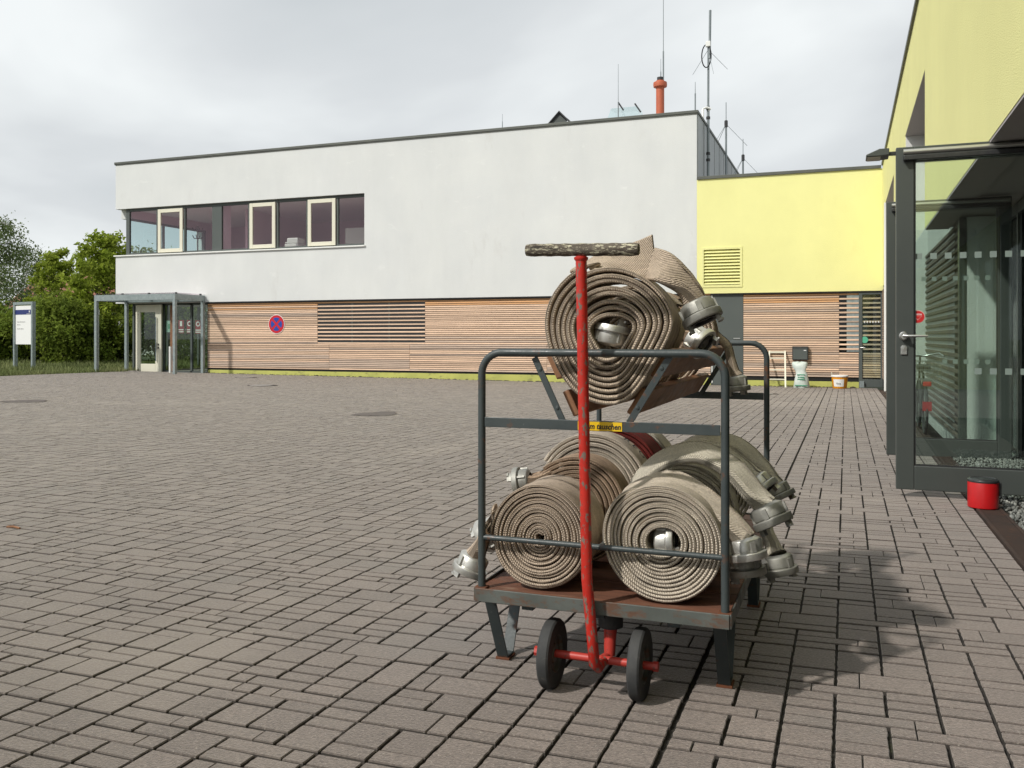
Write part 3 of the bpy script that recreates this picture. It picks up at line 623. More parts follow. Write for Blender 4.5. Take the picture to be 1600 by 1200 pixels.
MB().add([(-2.91, yb-.02, Zr(-1.30)), (.36, yb-.02, Zr(-1.30)), (.36, yb-.02, -.5), (-2.91, yb-.02, -.5), (-2.91, yb+.1, Zr(-1.30)), (.36, yb+.1, Zr(-1.30))], [(0, 3, 2, 1), (4, 0, 1, 5)]).build('plinth', M['plinth'], lk)
# glazed side door with slats
dd = thing('door', (.36, yb, Zr(-1.45)), None, None); dd.parent = lk; dd.location = Vector(WL[dd.name])-Vector(WL[lk.name])
f = MB(); yd = yb-.075
f.box(.36, .455, yd, yd+.07, Zr(-1.44), Zr(1.325)); f.box(.945, 1.0, yd, yd+.07, Zr(-1.44), Zr(1.325)); f.box(.455, .945, yd, yd+.07, Zr(1.24), Zr(1.325)); f.box(.455, .945, yd, yd+.07, Zr(-1.44), Zr(-1.22)); f.build('door_frame', M['anth_soft'], dd, bevel=.005)
MB().box(.455, .945, yd+.02, yd+.026, Zr(-1.22), Zr(1.24)).build('pane', M['glass_lobby'], dd)
for i, z in enumerate(ROWS):
    if z < -1.2 or z > 1.2: continue
    if z > -.44 and i % 2 == 0: continue
    slat(.458, .942, yd+.068, Zr(z), wood_for(i+3, rr), dd)
p = P(1351, 531, yd); MB().lathe([(0, .004), (.095, .004), (.095, 0)], (p.x, yd+.018, p.z), (0, -1, 0), 20).build('round_sticker', mat('green_sticker', (.10, .45, .28), rough=.4), dd)
MB().tube([(.40, yd, Zr(-.30)), (.40, yd-.05, Zr(-.30)), (.53, yd-.05, Zr(-.30))], .013, 8).build('door_handle', M['steel'], dd, smooth=50)
for k in range(6): MB().box(.50+k*.075, .53+k*.075, yd+.016, yd+.019, Zr(.42), Zr(.47)).build('glass_marker', M['sign_white'], dd)
MB().box(.375, .50, yd-.09, yd-.002, Zr(-1.455), Zr(-1.27)).build('door_stop_box', M['galv'], dd)
# mailbox, ladder, sack, bucket in front of the link building
p = P(1250.5, 552, yb-.10)
mb = thing('wall_mailbox', (p.x, p.y, p.z-.2), 'anthracite wall letterbox on the wooden slats above the sack', 'letterbox')
MB().box(p.x-.225, p.x+.225, yb-.17, yb-.036, p.z-.205, p.z+.205).build('box_body', M['lid_black'], mb, bevel=.008); MB().box(p.x-.20, p.x+.20, yb-.182, yb-.172, p.z-.18, p.z+.12).build('front_flap', M['anth_soft'], mb, bevel=.004); MB().box(p.x+.10, p.x+.17, yb-.187, yb-.183, p.z+.075, p.z+.098).build('name_plate', M['sign_white'], mb); MB().box(p.x-.2, p.x+.2, yb-.18, yb-.172, p.z+.14, p.z+.165).build('slot_flap', M['anth_soft'], mb)
p = P(1248, 567, yb-.08)
tag(MB().box(p.x-.10, p.x+.12, yb-.12, yb-.036, p.z-.035, p.z+.035).build('red_box', M['sticker_red'], None, bevel=.01), 'small red box on the slats right under the letterbox', 'box')
yl = 26.95; a = P(1228, 603, yl); b = P(1224.5, 549, yl); c = P(1200, 549, yl); d0 = P(1197, 603, yl)
ld = thing('step_ladder', (a.x-.25, yl, float(g(-1.8, yl))), 'white painted wooden ladder leaning on slats behind the cart rail', 'ladder')
zb = float(g(-1.9, yl)); a.z = d0.z = zb
for q0, q1 in ((a, b), (d0, c)):
    q1 = Vector((q1.x, yb-.06, q1.z)); q0 = Vector((q0.x, yl-.2, q0.z)); X = (q1-q0).normalized()
    MB().obox((q0+q1)/2, X, Vector((1, 0, 0)), X.cross(Vector((1, 0, 0))), (q1-q0).length, .045, .03).build('side_rail', M['cream'], ld)
for f_ in (.22, .48, .97, .80):
    q0 = Vector((d0.x, yl-.2, zb)).lerp(Vector((c.x, yb-.06, c.z)), f_); q1 = Vector((a.x, yl-.2, zb)).lerp(Vector((b.x, yb-.06, b.z)), f_)
    MB().obox((q0+q1)/2, q1-q0, (0, 1, 0), (0, 0, 1), (q1-q0).length-.03, .03, .035 if f_ < .9 else .05).build('rung', M['cream'], ld)
p = P(1252, 606, 26.9); zb = float(g(p.x, p.y))
sk = thing('plaster_sack', (p.x, p.y, zb), 'half empty white sack with green print and twisted top below letterbox', 'sack')
b = MB(); prof = [(0, .215, .15), (.05, .225, .16), (.25, .19, .15), (.40, .155, .13), (.50, .145, .11), (.58, .20, .10), (.68, .225, .09), (.72, .19, .06), (.735, .05, .02)]; n = 20; rr2 = random.Random(4)
for h, rx, ry in prof:
    for j in range(n):
        a = 2*math.pi*j/n; k = 1+.10*math.sin(3*a+h*9)+.05*rr2.uniform(-1, 1); b.v.append((p.x+rx*k*math.cos(a)+(.04*math.sin(h*7) if h > .3 else 0), p.y+ry*k*math.sin(a), zb+h+(.03*math.cos(2*a+1) if h > .6 else 0)))
b.f = [(i*n+j, i*n+(j+1) % n, (i+1)*n+(j+1) % n, (i+1)*n+j) for i in range(len(prof)-1) for j in range(n)]+[tuple(range((len(prof)-1)*n, len(prof)*n))]
b.build('sack_body', M['sack'], sk, smooth=70)
for zz, w in ((.07, .17), (.25, .10), (.31, .09), (.38, .11)): MB().box(p.x-w, p.x+w, p.y-.195+zz*.16, p.y-.165+zz*.16, zb+zz-.014, zb+zz+.014).build('print_line', M['sack_green'], sk)
p = P(1312, 606.5, 26.9); zb = float(g(p.x, p.y))
bk2 = thing('paint_bucket', (p.x, p.y, zb), 'orange plastic paint bucket with white lid and white label', 'bucket')
MB().lathe([(0, .003), (.185, .003), (.19, .01), (.222, .325), (.232, .328), (.232, .35), (.222, .352)], (p.x, p.y, zb), n=28).build('bucket_body', M['orange'], bk2, smooth=40); MB().lathe([(.236, .335), (.238, .365), (.225, .378), (.205, .370), (0, .370)], (p.x, p.y, zb), n=28).build('lid', M['sign_white'], bk2, smooth=40)
lb = MB(); n = 8
for i in range(n+1):
    a = -math.pi/2-.15+(-.72+1.44*i/n)
    for h in (.06, .27): r = .186+.036*h/.325+.003; lb.v.append((p.x+r*math.cos(a), p.y+r*math.sin(a), zb+h))
lb.f = [(2*i, 2*i+2, 2*i+3, 2*i+1) for i in range(n)]; lb.build('label', M['sign_white'], bk2, smooth=60)
text('Putz', .07, (p.x-.03, p.y-.222, zb+.15), FRONT, M['ink'], bk2)
MB().tube([(p.x-.20, p.y, zb+.36), (p.x-.22, p.y-.02, zb+.46)], .012, 6).build('stir_stick', M['cream'], bk2)
dirt = MB(); rr2 = random.Random(8); tone = []
for k in range(420):
    X = rr2.uniform(-22.9, .3); r = rr2.uniform(.012, .035)*(1.6 if rr2.random() < .12 else 1); Y = yb-.03-abs(rr2.gauss(0, .05)); z = float(g(X, Y))
    dirt.add([(X+q.x*r*1.6, Y+q.y*r, z+q.z*r*.7) for q in IV], IF)
o = dirt.build('wall_foot_debris', M['soil'], None); tag(o, kind='stuff')

# no stopping sign
p = P(432, 506.5, yb-.05); ns = thing('no_stopping_sign', (p.x, yb-.06, p.z), 'round red and blue no stopping sign on the wooden slats', 'sign')
R0 = .355
MB().lathe([(0, .012), (R0, .012), (R0, 0)], (p.x, yb-.04, p.z), (0, -1, 0), 40).build('sign_plate', M['sign_white'], ns, smooth=30); MB().lathe([(0, .003), (R0*.95, .003), (R0*.95, 0)], (p.x, yb-.0525, p.z), (0, -1, 0), 40).build('red_ring', M['sign_red'], ns, smooth=30)
for k in range(4):
    a0 = k*math.pi/2; ys = yb-.0585; pts = []; r = R0*.70; off = R0*.12
    A = [a0-math.pi/4+.20+i*(math.pi/2-.40)/8 for i in range(9)]
    poly = [(p.x+math.cos(a0)*off*1.25, p.z+math.sin(a0)*off*1.25)]+[(p.x+r*math.cos(a), p.z+r*math.sin(a)) for a in A]
    MB().prism(poly, ys, ys+.002).build('blue_field', M['sign_blue'], ns)
# ---------------- yellow hall on the right
XF = 1.0
hl = thing('vehicle_hall', (4, 14, -.2), 'yellow rendered vehicle hall with tall recessed bays on the right', 'building')
hw = MB(); zb0, zr0, zt0 = 1.468, 3.615, 4.93
hw.box(XF, XF+.30, -6, 27.48, Zr(zr0), Zr(zt0))
for a, b in ((-6, 13.1), (17.3, 21.3), (25.7, 27.48)): hw.box(XF, XF+.30, a, b, Zr(zb0), Zr(zr0))
hw.box(XF+.3, 9, -6, -5.7, Zr(-1.3), Zr(zt0)); hw.box(9, 9.3, -6, 40, Zr(-1.6), Zr(zt0))
hw.build('wall', M['yellow'], hl)
MB().box(XF-.04, XF+.36, -6.05, 27.44, Zr(zt0), Zr(zt0+.08)).build('coping', M['coping'], hl, bevel=.006)
MB().box(XF+.3, 9, -5.7, 40, Zr(4.65), Zr(4.75)).build('roof', M['zinc'], hl)
sf = MB(); sf.box(XF+.30, 1.75, -5.7, 13.1, Zr(zb0+.004), Zr(zb0+.08)); sf.box(XF+.004, XF+.29, -5.7, 13.1, Zr(zb0-.02), Zr(zb0-.002)); sf.box(XF+.004, 1.36, 13.102, 17.298, Zr(zr0-.014), Zr(zr0-.002)); sf.box(XF+.004, 1.36, 21.302, 25.698, Zr(zr0-.014), Zr(zr0-.002)); sf.build('soffit', mat('dark_soffit', (.40, .375, .365), rough=.9), hl)
rv = MB()
for y0 in (17.3, 25.7): rv.box(XF+.008, 1.36, y0-.012, y0-.002, Zr(-1.5), Zr(zr0-.016))
rv.box(XF+.31, 1.36, 12.9, 13.1, Zr(zb0+.09), Zr(zr0)); rv.box(XF+.02, 1.36, 17.3, 21.3, Zr(-1.5), Zr(zb0-.003)); rv.box(XF+.31, 1.36, 21.1, 21.3, Zr(zb0), Zr(zr0))
rv.box(1.36, 1.5, 13.1, 26, Zr(-1.5), Zr(zr0)); rv.box(1.30, 1.74, 11.85, 11.98, Zr(-1.4), Zr(zb0-.022)); rv.build('reveal', M['stucco_plain'], hl)
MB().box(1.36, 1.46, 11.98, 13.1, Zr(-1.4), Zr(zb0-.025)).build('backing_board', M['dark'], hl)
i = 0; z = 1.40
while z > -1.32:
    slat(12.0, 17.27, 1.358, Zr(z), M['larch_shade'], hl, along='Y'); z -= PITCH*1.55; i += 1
for i, z in enumerate(ROWS):
    if z < -1.30: break
    slat(25.72, 27.46, XF+.008, Zr(z), M['larch_y'], hl, along='Y')
MB().box(XF, 1.2, 25.72, 27.48, Zr(-1.5), Zr(1.3)).build('pier_backing', M['dark'], hl)
MB().box(1.28, 1.36, 11.84, 12.0, Zr(-1.45), Zr(zb0-.024)).build('corner_post', M['anthracite'], hl, bevel=.006)
MB().box(XF-.035, XF+.01, 25.66, 25.71, Zr(-1.5), Zr(zr0)).build('downpipe', M['whitemetal'], hl)
# entrance glazing behind the gravel strip
eg = MB(); xg = 1.72
for y0 in (3.0, 4.3, 5.6, 6.9, 8.2, 9.5, 10.72, 11.55): eg.box(xg, xg+.09, y0, y0+.07, Zr(-1.33), Zr(zb0-.02))
eg.box(xg, xg+.09, 3.0, 11.84, Zr(-1.40), Zr(-1.29)); eg.box(xg, xg+.09, 3.0, 11.84, Zr(zb0-.14), Zr(zb0-.022)); eg.build('glazing_frame', M['anthracite'], hl)
for y0, y1 in ((3.07, 4.3), (4.37, 5.6), (5.67, 6.9), (6.97, 8.2), (8.27, 9.5), (9.57, 10.72), (10.79, 11.55)): MB().box(xg+.04, xg+.048, y0, y1, Zr(-1.29), Zr(zb0-.14)).build('pane', M['glass_dark'], hl)
for y0 in (10.70, 11.53): MB().tube([(xg-.06, y0, Zr(-1.2)), (xg-.06, y0, Zr(.95))], .012, 8).build('bar_handle', M['steel'], hl, smooth=40)
ib = MB(); ib.box(5.5, 5.6, 0, 12, Zr(-1.4), Zr(1.5)); ib.box(1.75, 5.5, 11.99, 12.1, Zr(-1.4), Zr(1.5)); ib.box(1.75, 5.5, 0, 12, Zr(-1.46), Zr(-1.41)); ib.build('inner_wall', M['dark_in'], hl)

# ---------------- two open glazed door leaves
def door_leaf(Yd, x0, x1, zt, zbm, label, handle, lamp):
    t = thing('glazed_door', (x0, Yd, zbm), label, 'door', 'open glazed door leaves of the hall')
    y0, y1 = Yd, Yd+.07; f = MB(); sw = .128
    f.box(x0, x0+sw, y0, y1, zbm, zt); f.box(x1-sw, x1, y0, y1, zbm, zt); f.box(x0+sw, x1-sw, y0, y1, zbm, zbm+.185); f.box(x0+sw, x1-sw, y0, y1, zt-.115, zt)
    f.build('door_frame', M['anthracite'], t, bevel=.006)
    MB().box(x0+sw+.002, x1-sw-.002, y0+.03, y0+.038, zbm+.187, zt-.117).build('pane', M['glass_door'], t)
    bd = MB(); 
    for q in ((x0+sw, x0+sw+.012, zbm+.185, zt-.115), (x1-sw-.012, x1-sw, zbm+.185, zt-.115)): bd.box(q[0], q[1], y0+.012, y0+.028, q[2], q[3])
    bd.box(x0+sw+.012, x1-sw-.012, y0+.012, y0+.028, zbm+.185, zbm+.197); bd.build('glazing_bead', M['lid_black'], t)
    MB().tube([(x0+.05, y0-.045, zt-.048), (x1-.02, y0-.045, zt-.048)], .021, 12).build('closer_rail', M['steel'], t, smooth=40)
    MB().box(x0+.05, x1-.02, y0-.06, y0-.002, zt-.112, zt-.075).build('closer_housing', M['lid_black'], t, bevel=.006)
    for zz in (CZ+.62, CZ-.255):
        k = 0
        x = x0+sw+.012
        while x < x1-sw-.05:
            if zz > CZ or x > x0+sw+.35: MB().box(x, x+.046, y0+.0275, y0+.0295, zz-.023, zz+.023).build('glass_marker', M['sq'], t)
            x += .101
    return t
YD1, XD1 = 7.40, P(1400, 500, 7.40).x
d1 = door_leaf(YD1, XD1, XD1+1.27, Zr(1.461), Zr(-1.168), 'nearer open glass door leaf with red round sticker and lever handle', True, True)
x, y, z = P(1412, 525, YD1).x, YD1, Zr(.010)
MB().lathe([(0, .045), (.024, .045), (.028, .038), (.028, .012), (.033, .008), (.033, 0)], (x, y, z), (0, -1, 0), 20).build('lever_rosette', M['steel'], d1, smooth=40)
MB().tube([(x, y-.04, z), (x, y-.062, z), (x+.03, y-.068, z), (x+.165, y-.066, z)], [.012, .012, .011, .008], 10).build('lever_handle', M['steel'], d1, smooth=50)
MB().lathe([(0, .014), (.022, .013), (.026, .008), (.026, 0)], (x+.002, y, z-.095), (0, -1, 0), 20).build('lock_rosette', M['steel'], d1, smooth=40); MB().box(x-.022, x+.026, y-.012, y-.001, z-.145, z-.09).build('lock_plate', M['steel'], d1, bevel=.008)
x, z = PXd = (P(1434, 495, YD1+.03).x, P(1434, 495, YD1+.03).z)
st = MB().lathe([(0, .002), (.050, .002), (.050, 0)], (x, YD1+.028, z), (0, -1, 0), 32).build('round_sticker', M['sticker_line'], d1)
MB().lathe([(0, .002), (.0455, .002), (.0455, 0)], (x, YD1+.0255, z), (0, -1, 0), 32).build('sticker_face', M['sticker_red'], st)
MB().prism([(x-.031, z+.008), (x, z-.026), (x+.031, z+.008), (x+.026, z+.008), (x, z-.020), (x-.026, z+.008)][:3], YD1+.0225, YD1+.0234).build('sticker_triangle', M['sticker_line'], st)
MB().prism([(x-.026, z+.006), (x, z-.021), (x+.026, z+.006)], YD1+.0214, YD1+.0222).build('sticker_inset', M['sticker_red'], st)
text('Dorma', .019, (x, YD1+.0228, z+.020), FRONT, M['sign_white'], st, bold=.0004)
lp = MB(); lx = XD1; dzl = 1.455-1.565-.03
lp.prism([(lx-.215, Zr(1.535+dzl)), (lx-.215, Zr(1.55+dzl)), (lx-.12, Zr(1.59+dzl)), (lx-.05, Zr(1.59+dzl)), (lx-.05, Zr(1.54+dzl)), (lx-.12, Zr(1.535+dzl))], YD1-.06, YD1+.14); lamp = lp.build('floodlight', M['anthracite'], d1, bevel=.004)
MB().box(lx-.05, lx+.0, YD1+.015, YD1+.055, Zr(1.55+dzl), Zr(1.575+dzl)).build('lamp_arm', M['lid_black'], d1); MB().box(lx-.205, lx-.11, YD1-.04, YD1+.12, Zr(1.529+dzl), Zr(1.5345+dzl)).build('lamp_glass', M['cream'], lamp)
d2 = door_leaf(10.30, .412, 1.60, Zr(1.455), Zr(-1.262), 'farther open glass door leaf standing behind the first one', False, False)

# ---------------- red ash can on the drain
p = PG(1536, 794); p.z = float(g(p.x, p.y))+.004
ac = thing('ash_can', p, 'small red can with black domed lid beside the glass door', 'ash can')
hh = .205; r = .100
MB().lathe([(0, .002), (r-.006, .002), (r, .008), (r, hh-.02), (r-.002, hh-.016)], p, n=32).build('can_body', M['bucket_red'], ac, smooth=40)
MB().lathe([(r+.002, hh-.018), (r+.003, hh-.010), (r, hh-.003), (r*.80, hh+.006), (r*.75, hh+.002), (r*.3, hh+.005), (0, hh+.006)], p, n=32).build('lid', M['lid_black'], ac, smooth=40)
MB().box(p.x+r-.004, p.x+r+.016, p.y-.02, p.y+.02, p.z+.09, p.z+hh-.02).build('side_catch', M['lid_black'], ac, bevel=.004)

# ---------------- bicycle in front of the side wall behind the doors
def bike(x, y):
    z = float(g(x, y)); t = thing('bicycle', (x, y, z), 'bicycle with wire basket and red rear light seen through the glass door', 'bicycle')
    def wheel(yc):
        w = MB(); rr_ = .33; pts = [(x, yc+rr_*math.cos(a), z+rr_+.02+rr_*math.sin(a)) for a in np.linspace(0, 2*math.pi, 33)]; w.tube(pts, .019, 6, False); o = w.build('wheel', M['rubber'], t, smooth=60)
        s = MB()
        for k in range(12): a = k*math.pi/6; s.tube([(x, yc, z+rr_+.02), (x, yc+rr_*math.cos(a), z+rr_+.02+rr_*math.sin(a))], .002, 4)
        s.build('spokes', M['steel'], o)
    wheel(y); wheel(y+1.05); hz = z+.35
    f = MB(); bb = (x, y+.45, z+.29); sd_ = (x, y+.30, z+.80); hd = (x, y+.85, z+.85); hd2 = (x, y+.90, z+.70)
    for a, b, r_ in ((bb, sd_, .016), (bb, hd2, .018), (sd_, hd, .016), (bb, (x-.05, y, hz), .01), (sd_, (x-.05, y, hz), .009), (bb, (x+.05, y, hz), .01), (sd_, (x+.05, y, hz), .009), (hd, (x, y+1.05, hz), .014), (hd, (x, y+.82, z+1.02), .013)): f.tube([a, b], r_, 8)
    f.build('frame', M['cable'], t, smooth=40)
    MB().tube([(x-.29, y+.62, z+1.03), (x-.24, y+.76, z+1.07), (x-.06, y+.82, z+1.03), (x+.06, y+.82, z+1.03), (x+.24, y+.76, z+1.07), (x+.29, y+.62, z+1.03)], .013, 8).build('handlebar', M['steel'], t, smooth=50)
    MB().obox((x, y+.24, z+.88), (1, 0, 0), (0, 1, .1), (0, 0, 1), .17, .26, .07).build('saddle', M['seal'], t, bevel=.02)
    MB().box(x-.06, x+.06, y-.36, y+.2, z+.72, z+.735).build('carrier', M['steel'], t); MB().box(x-.05, x+.05, y-.38, y-.35, z+.66, z+.72).build('rear_light', M['sticker_red'], t, bevel=.01)
    bs = MB(); X0_, X1_, Y0_, Y1_ = x-.17, x+.17, y-.30, y+.10
    for zz in (.74, .80, .86, .92, .98):
        for q in (((X0_, Y0_), (X1_, Y0_)), ((X1_, Y0_), (X1_, Y1_)), ((X1_, Y1_), (X0_, Y1_)), ((X0_, Y1_), (X0_, Y0_))): bs.tube([(*q[0], z+zz), (*q[1], z+zz)], .0035, 4)
    for k in range(8):
        for yy in (Y0_, Y1_): xx = X0_+(X1_-X0_)*k/7; bs.tube([(xx, yy, z+.74), (xx, yy, z+.98)], .003, 4)
    bs.build('wire_basket', M['steel'], t); MB().box(x-.055, x+.055, y-.345, y-.33, z+.34, z+.46).build('mudguard_flap', M['red_tail'], t)
bike(.985, 12.9)

# ---------------- entrance canopy and lobby of the office building
cy0, cy1, cx0, cx1, zt, zbm = 25.85, 27.36, -26.84, -22.98, Zr(1.60), Zr(1.38)
cn = thing('entrance_canopy', (cx0, cy0, -.25), 'galvanised steel entrance canopy on slender square posts before glass lobby', 'canopy')
for x_, y_ in ((cx0, cy0), (cx1, cy0), (cx0, cy1), (cx1, cy1)): MB().box(x_, x_+.115 if x_ == cx0 else x_-.115, y_, y_+.115, float(g(x_, y_))-.02, zbm).build('post', M['galv'], cn, bevel=.006)
for q in ((cx0, cx1, cy0, cy0+.09), (cx0, cx1, cy1+.02, cy1+.11), (cx0, cx0+.09, cy0+.09, cy1+.02), (cx1-.09, cx1, cy0+.09, cy1+.02)): MB().box(*q, zbm, zt).build('beam', M['galv'], cn, bevel=.006)
for k in (1, 2): x_ = cx0+(cx1-cx0)*k/3; MB().box(x_-.03, x_+.03, cy0+.09, cy1+.02, zt-.09, zt-.002).build('rafter', M['galv'], cn)
for k in range(3): a = cx0-.05+(cx1-cx0+.1)*k/3; MB().box(a+.01, a+(cx1-cx0+.1)/3-.01, cy0-.06, cy1+.12, zt+.030, zt+.042).build('glass_roof_pane', M['glass_office'], cn)
fx = MB()
for k in range(4):
    for yy in (cy0+.1, cy1-.1): a = cx0+.04+(cx1-cx0-.08)*k/3; fx.box(a-.03, a+.03, yy-.03, yy+.03, zt, zt+.060)
fx.build('pane_clip', M['cable'], cn)
MB().box(cx0-.10, cx0+.55, cy1-.1, cy1+.2, -.30, float(g(cx0, cy1))+.02).build('post_footing', M['concrete'], cn)
yl = 27.95
lf = MB()
for x_ in (-26.95, -25.42, -24.95, -24.05, -23.1): lf.box(x_-.045, x_+.045, yl, yl+.08, Zr(-1.40), Zr(1.35))
lf.box(-26.95, -23.0, yl, yl+.08, Zr(1.27), Zr(1.35)); lf.box(-26.95, -23.0, yl, yl+.08, Zr(-1.42), Zr(-1.33))
for y_ in (29.9, 31.8, 33.7): lf.box(-27.0, -26.91, y_-.04, y_+.04, Zr(-1.4), Zr(1.35))
lf.box(-27.0, -26.91, yl+.08, 33.8, Zr(-1.42), Zr(-1.34)); lf.build('lobby_frame', M['anth_soft'], wb)
for a, b in ((-25.375, -24.995), (-24.905, -24.095), (-24.005, -23.145)): MB().box(a, b, yl+.03, yl+.038, Zr(-1.33), Zr(1.27)).build('lobby_pane', M['glass_lobby'], wb)
for a, b in ((yl+.08, 29.86), (29.94, 31.76), (31.84, 33.66)): MB().box(-26.96, -26.952, a, b, Zr(-1.34), Zr(1.3)).build('lobby_pane', M['glass_lobby'], wb)
MB().box(-26.9, -22.95, 33.8, 33.9, Zr(-1.4), Zr(1.35)).build('lobby_back_pane', M['glass_lobby'], wb)
MB().box(-26.9, -22.95, yl+.08, 33.8, Zr(-1.5), Zr(-1.40)).build('lobby_floor', M['concrete'], wb)
MB().box(-22.95, -22.9, yl, 33.8, Zr(-1.4), Zr(1.35)).build('lobby_side_wall', M['dark_in'], wb)
MB().box(-25.06, -24.93, yl-.03, yl-.002, Zr(-1.35), Zr(1.27)).build('brown_jamb', M['plank'], wb)
dl = thing('door', (-26.6, yl-.12, Zr(-1.43)), None, None); dl.parent = wb; dl.location = Vector(WL[dl.name])-Vector(WL[wb.name])
dx0, dx1, ydr = P(213, 500, 27.84).x, P(253, 500, 27.84).x, 27.80; f = MB(); zA, zB, t = Zr(-1.40), Zr(1.30), .24
f.box(dx0, dx0+t, ydr, ydr+.07, zA, zB); f.box(dx1-t-.06, dx1, ydr, ydr+.07, zA, zB); f.box(dx0+t, dx1-t-.06, ydr, ydr+.07, zA, zA+.34); f.box(dx0+t, dx1-t-.06, ydr, ydr+.07, zB-.30, zB); f.build('door_frame', M['cream'], dl, bevel=.012)
MB().box(dx0+t, dx1-t-.06, ydr+.03, ydr+.038, zA+.34, zB-.30).build('pane', M['glass_lobby'], dl)
for zz in (.95, 1.08): MB().box(dx1-.16, dx1-.11, ydr-.03, ydr-.001, zA+zz, zA+zz+.07).build('lock_plate', M['cable'], dl)
MB().tube([(dx1-.22, ydr-.05, zA+.45), (dx1-.22, ydr-.05, zB-.5)], .02, 8).build('bar_handle', M['galv'], dl, smooth=40)
p = P(266, 520, 26.9); tag(MB().tube([(p.x, 26.9, -.28), (p.x, 26.9, Zr(.0)-.35)], .05, 10).build('door_bollard', M['whitemetal'], smooth=40), 'short white bollard beside the front right canopy post', 'bollard')
for k, (u, vv, m_, w_, h_) in enumerate(((265.5, 510, 'green', .36, .46), (283.5, 510.5, 'red', .27, .52), (296.5, 510.5, 'red', .27, .52), (310, 511, 'red', .27, .52))):
    p = P(u, vv, yl+.06)
    s = thing('safety_sign', (p.x, yl+.05, p.z), ('pale green safety notice stuck inside the lobby glass', 'red fire safety sign with white extinguisher symbol behind lobby glass', 'red fire safety sign with white ring symbol behind lobby glass', 'red fire safety sign behind lobby glass nearest the wooden slats')[k], 'sign', 'signs behind the lobby glass')
    MB().box(p.x-w_/2, p.x+w_/2, yl+.045, yl+.05, p.z-h_/2, p.z+h_/2).build('sign_plate', M['glass_dome'] if False else (mat('pale_green_notice', (.33, .50, .44), rough=.5) if m_ == 'green' else M['sign_dim']), s)
    if k == 1: MB().box(p.x-.06, p.x+.05, yl+.038, yl+.043, p.z+.02, p.z+.22).build('extinguisher_symbol', M['sign_white'], s)
    if k in (2, 3): MB().lathe([(.06, .002), (.10, .002)], (p.x, yl+.04, p.z+.12), (0, -1, 0), 20).build('ring_symbol', M['sign_white'], s)
    if m_ == 'red':
        for zz in (-.12, -.20): MB().box(p.x-.12, p.x+.12, yl+.039, yl+.043, p.z+zz-.02, p.z+zz+.02).build('text_bar', M['sign_white'], s)
    else: MB().box(p.x-.08, p.x+.08, yl+.039, yl+.043, p.z-.1, p.z+.1).build('running_symbol', M['sack_green'], s)
rl = thing('stair_railing', (-23.4, 30, Zr(-1.4)), 'dark stair railing rising inside the lobby beside the slats', 'railing')
for k in range(9): MB().tube([(-24.0+.12*k, 29.5, Zr(-1.4)), (-24.0+.12*k, 29.5, Zr(-.55+.10*k))], .012, 6).build('baluster', M['cable'], rl)
MB().tube([(-24.05, 29.5, Zr(-.55)), (-23.0, 29.5, Zr(.33))], .022, 8).build('handrail', M['cream'], rl, smooth=40)

# ---------------- free-standing information sign
a = P(24, 520, 28.6); b = P(52, 520, 28.3); d = (b-a); d.z = 0; d.normalize(); nrm = Vector((d.y, -d.x, 0)); zg = -.26; zt = P(38, 472, 28.45).z
sg = thing('information_sign', ((a.x+b.x)/2, 28.45, zg), 'white information board with blue band between galvanised posts on grass', 'sign')
a.z = b.z = 0; up = Vector((0, 0, 1)); L = (b-a).length
for q in (a, b): MB().obox(q+up*(zg-.1+zt)/2, d, nrm, up, .12, .15, zt-zg+.1).build('post', M['galv'], sg, bevel=.008)
mid = (a+b)/2; MB().obox(mid+up*(zt-.06), d, nrm, up, L-.124, .14, .12).build('crossbar', M['galv'], sg, bevel=.008)
ph0, ph1 = P(38, 538, 28.45).z, P(38, 477.5, 28.45).z; pw = L-.13
bd = MB().obox(mid+up*(ph0+ph1)/2, d, nrm, up, pw, .05, ph1-ph0).build('board', M['sign_white'], sg)
h = ph1-ph0; fr_ = lambda y: ph1-h*y
MB().obox(mid+nrm*.028+up*fr_(.17), d, nrm, up, pw, .004, h*.125).build('blue_band', M['navy'], bd)
em = MB(); o0 = mid+nrm*.033+d*(pw*.36)+up*fr_(.155)
for k in range(5):
    a_ = math.pi/2+k*2*math.pi/5; pts = [o0+d*math.cos(a_)*.075+up*math.sin(a_)*.075, o0+d*math.cos(a_+.5)*.03+up*math.sin(a_+.5)*.03, o0, o0+d*math.cos(a_-.5)*.03+up*math.sin(a_-.5)*.03]; em.add(pts, [(0, 1, 2, 3)])
em.build('emblem', M['sign_white'], bd)
ang = math.atan2(d.y, d.x)
for body, sz, yy, xx, al, m_ in (('FEUERWEHR', .05, .215, pw*.30, 'CENTER', 'sign_white'), ('Feuerwehrtechnisches', .072, .42, -pw*.40, 'LEFT', 'grey_ink'), ('Zentrum', .072, .49, -pw*.40, 'LEFT', 'grey_ink'), ('Tel. 0361 220 112', .070, .60, -pw*.40, 'LEFT', 'grey_ink')):
    text(body, sz, mid+nrm*.034+d*xx+up*fr_(yy), (math.pi/2, 0, ang), M[m_], bd, align=al)

